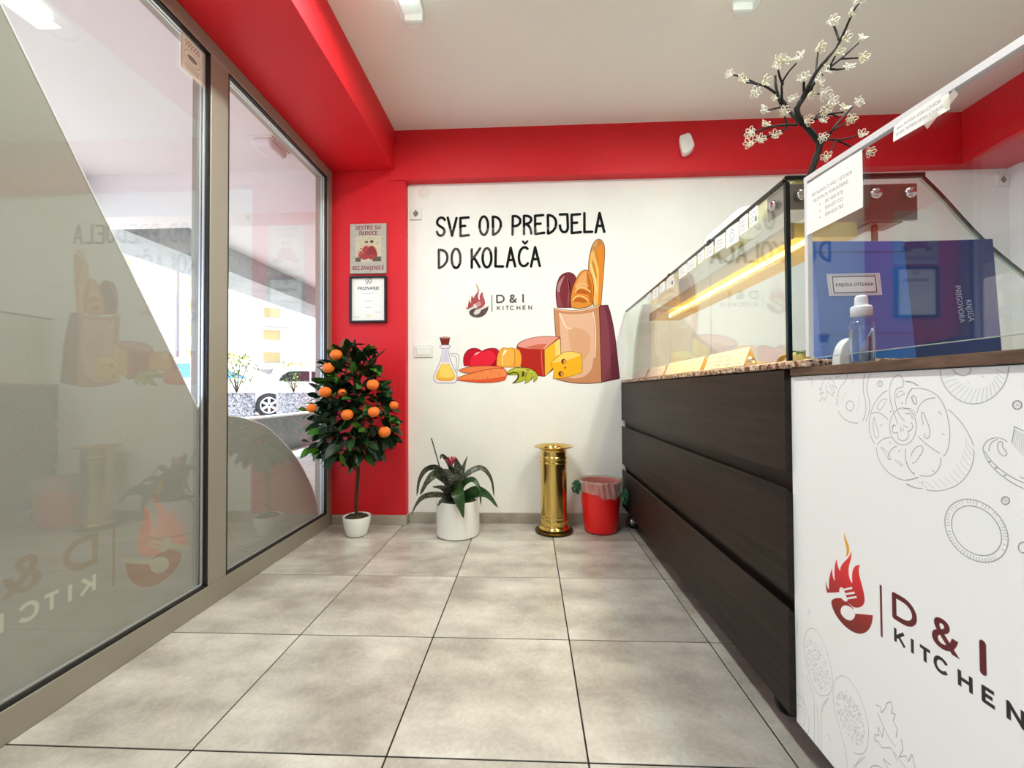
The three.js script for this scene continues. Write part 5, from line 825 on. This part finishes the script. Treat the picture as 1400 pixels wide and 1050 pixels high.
// ───────── flowering branch lamp on the case ─────────
{
  seed = 606;
  const Z = -1.125, t = thing('flower_branch', 'black artificial branch with small cream blossoms standing on the glass case corner', 'artificial plant', [0.73, Y_G1 + 0.0045, Z]);
  const P = (a, b, z = 0) => rectify(960 + a / 4.04, b / 4.04, 2, Z + z).sub(t.position), barkM = std({ color: 0x17120f, roughness: 0.75, bumpMap: fineBump, bumpScale: 0.002 });
  const limb = (pts, r0, r1, name = 'branch') => { // tapering tube through traced points
    const cv = new THREE.CatmullRomCurve3(pts.map((p) => P(...p))), N = Math.max(8, pts.length * 5), g = new THREE.TubeGeometry(cv, N, 1, 7), p = g.attributes.position, q = V(0, 0, 0);
    for (let i = 0; i < p.count; i++) { const k = Math.floor(i / 8) / N, c = cv.getPointAt(Math.min(1, k)); q.fromBufferAttribute(p, i).sub(c).multiplyScalar((r0 + (r1 - r0) * k) * (0.88 + 0.24 * hash(i, 2, 2))).add(c); p.setXYZ(i, q.x, q.y, q.z); }
    g.computeVertexNormals(); part(t, name, g, barkM);
  };
  const base = P(590, 1020); part(t, 'base_disc', lathe([[0, 0.012], [0.03, 0.01], [0.04, 0.002], [0.04, 0], [0, 0]], 28), barkM);
  limb([[589, 994], [602, 950], [625, 880], [648, 800], [605, 735], [548, 665], [522, 610], [556, 545], [600, 475]], 0.0085, 0.0062, 'trunk');
  const B = [
    [[[545, 560], [590, 470, 0.01], [640, 385, 0.02], [690, 325, 0.03], [755, 240, 0.03], [785, 175, 0.04], [832, 70, 0.05], [868, 10, 0.05]], 0.0055, 0.0022], [[[600, 475], [690, 385, -0.02], [770, 320, -0.03], [862, 238, -0.04]], 0.0046, 0.0022], [[[755, 220, 0.03], [742, 180, 0.02], [728, 145, 0.02]], 0.003, 0.0022], [[[628, 395, 0.02], [634, 340, 0.0], [640, 288, -0.01]], 0.0028, 0.0018], [[[766, 325, -0.03], [866, 320, -0.05]], 0.0026, 0.0018], [[[700, 380, -0.02], [740, 384, -0.01], [788, 380, 0.01]], 0.003, 0.002], [[[562, 510], [561, 455, 0.03]], 0.0034, 0.0028], [[[605, 505], [650, 520, 0.04]], 0.003, 0.002], [[[690, 395, -0.02], [738, 305, 0.01]], 0.003, 0.002], [[[600, 500], [612, 470, 0.03], [645, 430, 0.04]], 0.0044, 0.003],
    [[[548, 690], [498, 635, -0.02], [462, 575, -0.03], [410, 520, -0.04], [350, 478, -0.04], [300, 462, -0.05], [230, 428, -0.05], [170, 414, -0.06]], 0.0046, 0.002], [[[296, 490, -0.03], [304, 466, -0.05], [236, 455, -0.04]], 0.0028, 0.002], [[[442, 585, -0.03], [440, 520, 0], [442, 460, 0.02], [472, 405, 0.03], [520, 350, 0.04]], 0.0036, 0.0018], [[[432, 575, -0.02], [408, 480, -0.02], [404, 420, -0.03]], 0.0036, 0.003], [[[446, 470, 0.01], [430, 430, 0.02], [420, 388, 0.03]], 0.003, 0.0022], [[[446, 590, -0.03], [400, 600, 0], [358, 611, 0.02]], 0.0028, 0.0018], [[[520, 690], [452, 690, 0.03], [380, 700, 0.05], [298, 727, 0.06]], 0.0034, 0.002], [[[468, 700, 0.02], [440, 725, 0.03], [342, 762, 0.05]], 0.003, 0.0018], [[[470, 690, 0.02], [456, 645, 0.02]], 0.003, 0.002],
    [[[652, 800], [690, 762, 0.02], [716, 722, 0.03], [742, 688, 0.03], [790, 634, 0.02], [830, 590, 0.02]], 0.0036, 0.002], [[[718, 720, 0.03], [760, 700, 0.01], [790, 680, 0]], 0.0026, 0.0018], [[[670, 785], [705, 770, -0.01], [740, 772, -0.02], [800, 766, -0.03], [860, 748, -0.03]], 0.0028, 0.0018], [[[740, 772, -0.02], [790, 796, -0.02], [830, 815, -0.02], [910, 846, -0.02]], 0.0024, 0.0014], [[[738, 774, -0.02], [724, 806, 0], [706, 840, 0.01]], 0.0024, 0.0016], [[[556, 672], [610, 655, -0.02], [690, 590, -0.04]], 0.003, 0.002], [[[610, 662, -0.02], [700, 632, -0.03], [780, 620, -0.04]], 0.003, 0.002], [[[706, 628, -0.03], [752, 645, -0.03]], 0.0022, 0.0016]];
  for (const [p, a, b] of B) limb(p, a, b);
  // one blossom: six narrow looped petals round a bud
  const loop = () => { const pts = []; for (let i = 0; i < 9; i++) { const k = i / 8, a = k * 2 * Math.PI; pts.push(V(Math.sin(a) * 0.0042, 0.011 - Math.cos(a) * 0.0085, 0.0015 * Math.cos(a))); } return new THREE.TubeGeometry(new THREE.CatmullRomCurve3(pts, true), 14, 0.00135, 4, true); };
  const petals = []; for (let i = 0; i < 6; i++) { const g = loop(); g.rotateX(0.5 + 0.25 * (i % 2)); g.rotateZ(i * Math.PI / 3); petals.push(g); }
  const bg = merge([...petals, new THREE.SphereGeometry(0.0032, 8, 6)]), bm = [phys({ color: 0xfffbec, roughness: 0.35, transmission: 0.12, thickness: 0, side: THREE.DoubleSide }), phys({ color: 0xfbf4da, roughness: 0.35, transmission: 0.12, thickness: 0, side: THREE.DoubleSide })];
  const spots = [[150, 415, -0.06], [215, 447, -0.04], [290, 515, -0.03], [345, 456, -0.04], [405, 370, -0.03], [452, 345, 0.03], [540, 320, 0.04], [407, 547, -0.03], [335, 618, 0.02], [452, 618, 0.0], [500, 552, 0.01], [345, 693, 0.05], [268, 733, 0.06], [264, 795, 0.05], [318, 775, 0.05], [400, 752, 0.04], [560, 436, 0.03], [596, 526, 0.03], [670, 522, 0.04], [646, 266, -0.01], [718, 122, 0.02], [815, 82, 0.05], [866, 6, 0.05], [788, 214, 0.04], [880, 216, -0.04], [890, 322, -0.05], [808, 380, 0.01], [745, 296, 0.01], [676, 400, 0.02], [580, 668, 0.02], [663, 666, -0.02], [686, 616, -0.03], [714, 563, -0.04], [780, 604, -0.04], [856, 570, 0.02], [822, 660, 0], [666, 760, 0.03], [686, 870, 0.01], [880, 746, -0.03], [922, 842, -0.02], [636, 452, 0.04], [420, 340, 0.03]];
  spots.forEach(([a, b, z], i) => { const o = part(t, 'blossom', bg, bm[i % 2], P(a, b, z).toArray()); o.rotation.set(rr(-0.7, 0.7), rr(-0.8, 0.8), rr(0, 6)); o.scale.setScalar(rr(0.75, 1.0)); });
}

// ───────── outside the window ─────────
const X_OUT = -1.46;
structMesh('ground_paving', box(-3.9, X_OUT + 0.01, -0.2, -0.01, -20, 6), std({ map: concreteTex, color: 0xe8e4de, roughness: 0.9 }));
structMesh('ground_street', box(-70, -3.95, 0.05, 0.27, -90, 30), std({ map: concreteTex, color: 0xb9b6b2, roughness: 0.95 }));
structMesh('veranda_ceiling', box(-3.9, X_WIN - 0.086, 2.5, 2.75, -16, 5), std({ color: 0xefedee, roughness: 0.95, bumpMap: plasterBump, bumpScale: 0.001 }));
structMesh('veranda_beam', box(-3.3, X_WIN - 0.09, 2.19, 2.5, -3.1, -2.88), std({ color: 0xefedee, roughness: 0.95, bumpMap: plasterBump, bumpScale: 0.001 }));
structMesh('veranda_fascia', box(-3.85, -3.29, 2.235, 2.52, -16, 5), std({ map: concreteTex, color: 0xe2ecf4, roughness: 0.9 }));
structMesh('facade_side', box(X_OUT - 0.1, -1.2, -0.2, 3.0, -16, Z_WALL - 0.25), std({ map: concreteTex, color: 0xe6e2dc, roughness: 0.9 }));
structMesh('roof', box(-3.85, X_R + 0.4, 3.0, 3.2, -16, 5), M.ceiling);
{
  const t = thing('outdoor_lamp', 'square rounded white lamp on the veranda ceiling outside the narrow pane', 'outdoor lamp', [-1.66, 2.5, -2.575]);
  part(t, 'base_plate', new RoundedBoxGeometry(0.15, 0.012, 0.2, 3, 0.005), M.plastic, [0, -0.005, 0]); part(t, 'diffuser', new RoundedBoxGeometry(0.135, 0.055, 0.185, 5, 0.027), phys({ color: 0xe9e6ea, roughness: 0.45 }), [0, -0.03, 0]);
}
{
  const t = thing('low_wall', 'low grey wall with its lit top coloured pale, along the veranda edge outside', 'low wall', [-3.9, 0, -6.2]);
  part(t, 'wall_slab', box(-0.06, 0.06, -0.02, 0.53, -3.2, 7), std({ map: concreteTex, color: 0xa9adb0, roughness: 0.9 })); part(t, 'pale_lit_top', box(-0.09, 0.09, 0.53, 0.558, -3.22, 7.02, 0.006), std({ color: 0xf2efe9, roughness: 0.8 }));  // pale top strip and grey face put sunlight and shade into the colour
}
const stone = std({ map: stoneTex, roughness: 0.9, bumpMap: stoneTex, bumpScale: 0.006 });
function shrub(pos, name, label, cols, n, rx, ry, ls, group) {
  const t = thing(name, label, 'shrub', pos), leaf = leafGeo(ls, ls * 0.5, ls * 0.2, 0.3, 2), byCol = cols.map(() => []);
  for (let i = 0; i < n; i++) { const g = leaf.clone(), a = rr(0, 6.28), k = Math.sqrt(rnd()), y = rr(0.2, 1); g.rotateX(rr(-1.4, 0.6)); g.rotateY(a + rr(-0.8, 0.8)); g.translate(Math.cos(a) * rx * k * (1.1 - 0.5 * Math.abs(y - 0.55)), y * ry, Math.sin(a) * rx * k); byCol[i % cols.length].push(g); }
  byCol.forEach((l, i) => part(t, 'foliage', merge(l), leafMat(cols[i], 0.4)));
  for (let i = 0; i < 6; i++) part(t, 'stem', bar(V(0, 0, 0), V(rr(-rx, rx) * 0.7, ry * rr(0.5, 0.95), rr(-rx, rx) * 0.7), 0.012, 0.005, 5), std({ color: 0x5c4a38, roughness: 0.9 }));
}
seed = 1234;
[[-5.05, -6.95, 'speckled grey stone planter with a loose shrub, nearest the mullion outside'], [-4.33, -7.45, 'speckled grey stone planter right of the parked white car wheel outside'], [-5.8, -6.2, 'speckled grey stone planter hidden mostly behind the mullion outside']].forEach(([x, z, l], i) => {
  const t = thing('stone_planter', l, 'planter', [x, 0.27, z], 0.62);
  part(t, 'trough', box(-0.27, 0.27, 0, 0.62, -0.25, 0.25, 0.02), stone); part(t, 'rim', merge([box(-0.27, 0.27, 0.6, 0.635, 0.2, 0.25, 0.008), box(-0.27, 0.27, 0.6, 0.635, -0.25, -0.2, 0.008), box(-0.27, -0.22, 0.6, 0.635, -0.2, 0.2, 0.008), box(0.22, 0.27, 0.6, 0.635, -0.2, 0.2, 0.008)]), stone); part(t, 'soil', box(-0.22, 0.22, 0.6, 0.634, -0.2, 0.2), std({ color: 0x4a3c2c, roughness: 1 }));
  if (i !== 1) shrub([x, 0.907, z], 'planter_shrub', i ? 'green shrub in the planter behind the window mullion' : 'loose yellow-green shrub growing in the stone planter outside', [0x7d9a4a, 0xb0ac4a, 0x587a3c], 190, 0.34, 0.62, 0.08);
  else { shrub([x, 0.907, z], 'planter_shrub', 'sparse low shrub in the planter in front of the dark car windows', [0x8aa04c, 0x6a8a44], 80, 0.22, 0.36, 0.06); }
});
// cars: lower body, cabin, glass, lamps and wheels
function car(label, pos, turn, color, glassC) {
  const t = thing('parked_car', label, 'car', pos, turn), paint = phys({ color, roughness: 0.3, clearcoat: 0.8, clearcoatRoughness: 0.1 }), gl = phys({ color: glassC, roughness: 0.08, clearcoat: 1 }), tyre = std({ color: 0x1a1a1c, roughness: 0.85 }), rim = std({ color: 0xc9ccd0, metalness: 0.7, roughness: 0.35 });
  const W = 1.68, ex = (pts, w, bev) => { const s = new THREE.Shape(); s.moveTo(...pts[0]); for (const p of pts.slice(1)) p.length === 2 ? s.lineTo(...p) : s.quadraticCurveTo(...p); const g = new THREE.ExtrudeGeometry(s, { depth: w - 2 * bev, bevelEnabled: true, bevelSize: bev, bevelThickness: bev, bevelSegments: 3, curveSegments: 10 }); g.translate(0, 0, -w / 2 + bev); return g; };
  const arch = (x) => [[x + 0.36, 0.28], [x + 0.34, 0.64, x, 0.66], [x - 0.34, 0.64, x - 0.36, 0.28]];
  part(t, 'body', ex([[-2.0, 0.3], [-2.02, 0.62], [-1.98, 0.86, -1.7, 0.92], [-0.2, 0.94], [1.0, 0.92], [1.7, 0.84, 1.95, 0.66], [2.02, 0.5], [1.98, 0.28], ...arch(1.28), ...arch(-1.28), [-1.98, 0.28]], W, 0.05), paint);
  part(t, 'cabin', ex([[-1.86, 0.9], [-1.6, 1.34, -1.2, 1.4], [-0.3, 1.46, 0.15, 1.38], [0.6, 1.2, 1.1, 0.92]], W - 0.2, 0.06), paint);
  for (const s of [-1, 1]) { const g = ex([[-1.5, 0.95], [-1.4, 1.24, -1.1, 1.31], [-0.3, 1.37, 0.08, 1.3], [0.5, 1.14, 0.86, 0.95]], 0.02, 0.004); g.translate(0, 0, s * (W / 2 - 0.095)); part(t, 'side_window', g, gl); part(t, 'window_pillar', box(-0.42, -0.36, 0.94, 1.37, s * (W / 2 - 0.085) - 0.008, s * (W / 2 - 0.085) + 0.008), paint); }
  const ws = bar(V(0.2, 1.38, 0), V(1.0, 0.99, 0), 0.02, 0.02, 4); part(t, 'windscreen', new THREE.BoxGeometry(0.9, 0.02, W - 0.42), gl, [0.62, 1.185, 0], [0, 0, -0.46]); part(t, 'rear_window', new THREE.BoxGeometry(0.5, 0.02, W - 0.42), gl, [-1.72, 1.17, 0], [0, 0, 1.06]);
  for (const s of [-1, 1]) { part(t, 'tail_lamp', new RoundedBoxGeometry(0.1, 0.18, 0.3, 2, 0.03), phys({ color: 0xb8143c, roughness: 0.2 }), [-1.97, 0.74, s * 0.62]); part(t, 'head_lamp', new RoundedBoxGeometry(0.2, 0.13, 0.34, 2, 0.04), phys({ color: 0xe8eef4, roughness: 0.1 }), [1.82, 0.7, s * 0.56]); }
  for (const x of [-1.28, 1.28]) for (const s of [-1, 1]) {
    const w = part(t, 'wheel', new THREE.TorusGeometry(0.235, 0.085, 12, 36), tyre, [x, 0.31, s * 0.74]); part(w, 'rim', new THREE.TorusGeometry(0.19, 0.022, 8, 32), rim, [0, 0, s * 0.06]);
    const sp = []; for (let k = 0; k < 6; k++) { const g = box(-0.03, 0.03, 0.02, 0.19, -0.012, 0.012, 0.006); g.rotateZ(k * Math.PI / 3); sp.push(g); } part(w, 'spokes', merge(sp), rim, [0, 0, s * 0.06]); part(w, 'hub', new THREE.CylinderGeometry(0.17, 0.17, 0.05, 24).rotateX(Math.PI / 2), M.black);
  }
  part(t, 'bumper', box(-2.06, -1.94, 0.3, 0.48, -0.76, 0.76, 0.03), paint); part(t, 'number_plate', box(-2.075, -2.058, 0.5, 0.6, -0.24, 0.24, 0.004), M.white);
  return t;
}
car('white parked car with a silver six-spoke wheel between the stone planters', [-7.92, 0.27, -10.43], 0.3, 0xf4f4f2, 0x3f84c4);
car('white parked car with dark windows and red tail lamp, right of the silver wheel', [-8.0, 0.27, -14.6], 1.1, 0xf1f1ef, 0x2a2d36);
car('dark blue parked car showing at the film edge in the large pane', [-11.0, 0.27, -7.6], -0.25, 0x274a78, 0x1b2530);
car('light blue parked car at the far right of the street view', [-7.6, 0.27, -19.5], 0.9, 0x6f9fd0, 0x26384a);
// apartment blocks across the street, every opening with its balcony
function block(label, pos, turn, w, floors, bays, wallC) {
  const t = thing('apartment_block', label, 'building', pos, turn), wallM = std({ color: wallC, roughness: 0.9 }), fh = 2.85, H = floors * fh + 1.5;
  part(t, 'wall', box(-w / 2, w / 2, 0, H, -12, 0), wallM); part(t, 'roof_slab', box(-w / 2 - 0.4, w / 2 + 0.4, H, H + 0.35, -12.4, 0.5), std({ color: 0xd8d2c8, roughness: 0.9 }));
  const fr = box(-0.95, 0.95, 0, 1.7, -0.3, 0.08), pn = box(-0.82, 0.82, 0.1, 1.6, 0.08, 0.1), loggia = std({ color: 0xd7c089, roughness: 0.8 }), paneM = phys({ color: 0xb9bcc0, roughness: 0.3 }), slabM = std({ color: 0xbfc3c8, roughness: 0.8 }), railM = std({ color: 0x8b9097, roughness: 0.6 });
  for (let f = 0; f < floors; f++) for (let b = 0; b < bays; b++) {
    const x = -w / 2 + (b + 0.5) * w / bays, y = f * fh + 1.2, o = part(t, 'window', fr, b % 2 ? wallM : loggia, [x, y, 0]); if (b % 2) o.scale.set(0.55, 0.75, 1); part(o, 'pane', pn, b % 2 ? paneM : loggia, [0, 0, 0]);
    if (b % 2 === 0) { part(t, 'balcony', merge([box(-1.6, 1.6, -0.75, -0.55, 0, 1.2), box(-1.6, 1.6, -0.55, 0.25, 1.14, 1.2), box(-1.6, -1.54, -0.55, 0.25, 0, 1.14), box(1.54, 1.6, -0.55, 0.25, 0, 1.14)]), f % 2 ? slabM : wallM, [x, y, 0]); part(t, 'balcony_rail', box(-1.55, 1.55, 0.26, 0.34, 1.12, 1.2), railM, [x, y, 0]); }
  }
}
block('white apartment block across the street with yellow loggias and balconies', [-30, 0.27, -54], 0.6, 26, 7, 7, 0xf2efe6);
block('cream apartment block further right across the street with grey balconies', [-9, 0.27, -68], 0.35, 18, 6, 6, 0xf3eddc);
block('cream apartment block across the street seen mainly as a reflection, left of the others', [-58, 0.27, -34], 1.05, 36, 9, 11, 0xefe9dc);
seed = 77;
shrub([-19.5, 0.27, -26], 'street_tree', 'yellow-green street tree in front of the white block, nearest the mullion', [0xc2b83e, 0x9aa83c], 500, 1.5, 3.1, 0.24);
shrub([-17.4, 0.27, -29.5], 'street_tree', 'bright yellow street tree above the dark car windows', [0xd6c838, 0xb0b23e], 450, 1.3, 2.7, 0.24);
shrub([-13.4, 0.27, -31], 'street_tree', 'pale yellow street tree at the right end of the street view', [0xd0c850, 0xa8b050], 400, 1.4, 2.6, 0.24);
{
  const t = thing('street_pole', 'thin grey street lamp pole before the white block in the large pane', 'lamp post', [-17.6, 0.27, -20]);
  part(t, 'pole', new THREE.CylinderGeometry(0.05, 0.09, 8, 14).translate(0, 4, 0), M.steel); part(t, 'arm', tube([V(0, 8, 0), V(0.3, 8.35, 0.2), V(1, 8.5, 0.7)], 0.04, 12, 8), M.steel); part(t, 'lamp_head', new RoundedBoxGeometry(0.6, 0.1, 0.22, 2, 0.04), M.steel, [1.1, 8.48, 0.78]);
}

scene.traverse((o) => { if (o.isMesh && !o.isSky) { o.castShadow = true; o.receiveShadow = true; } if (o.isLight && o.shadow) o.castShadow = true; });
renderer.render(scene, camera);
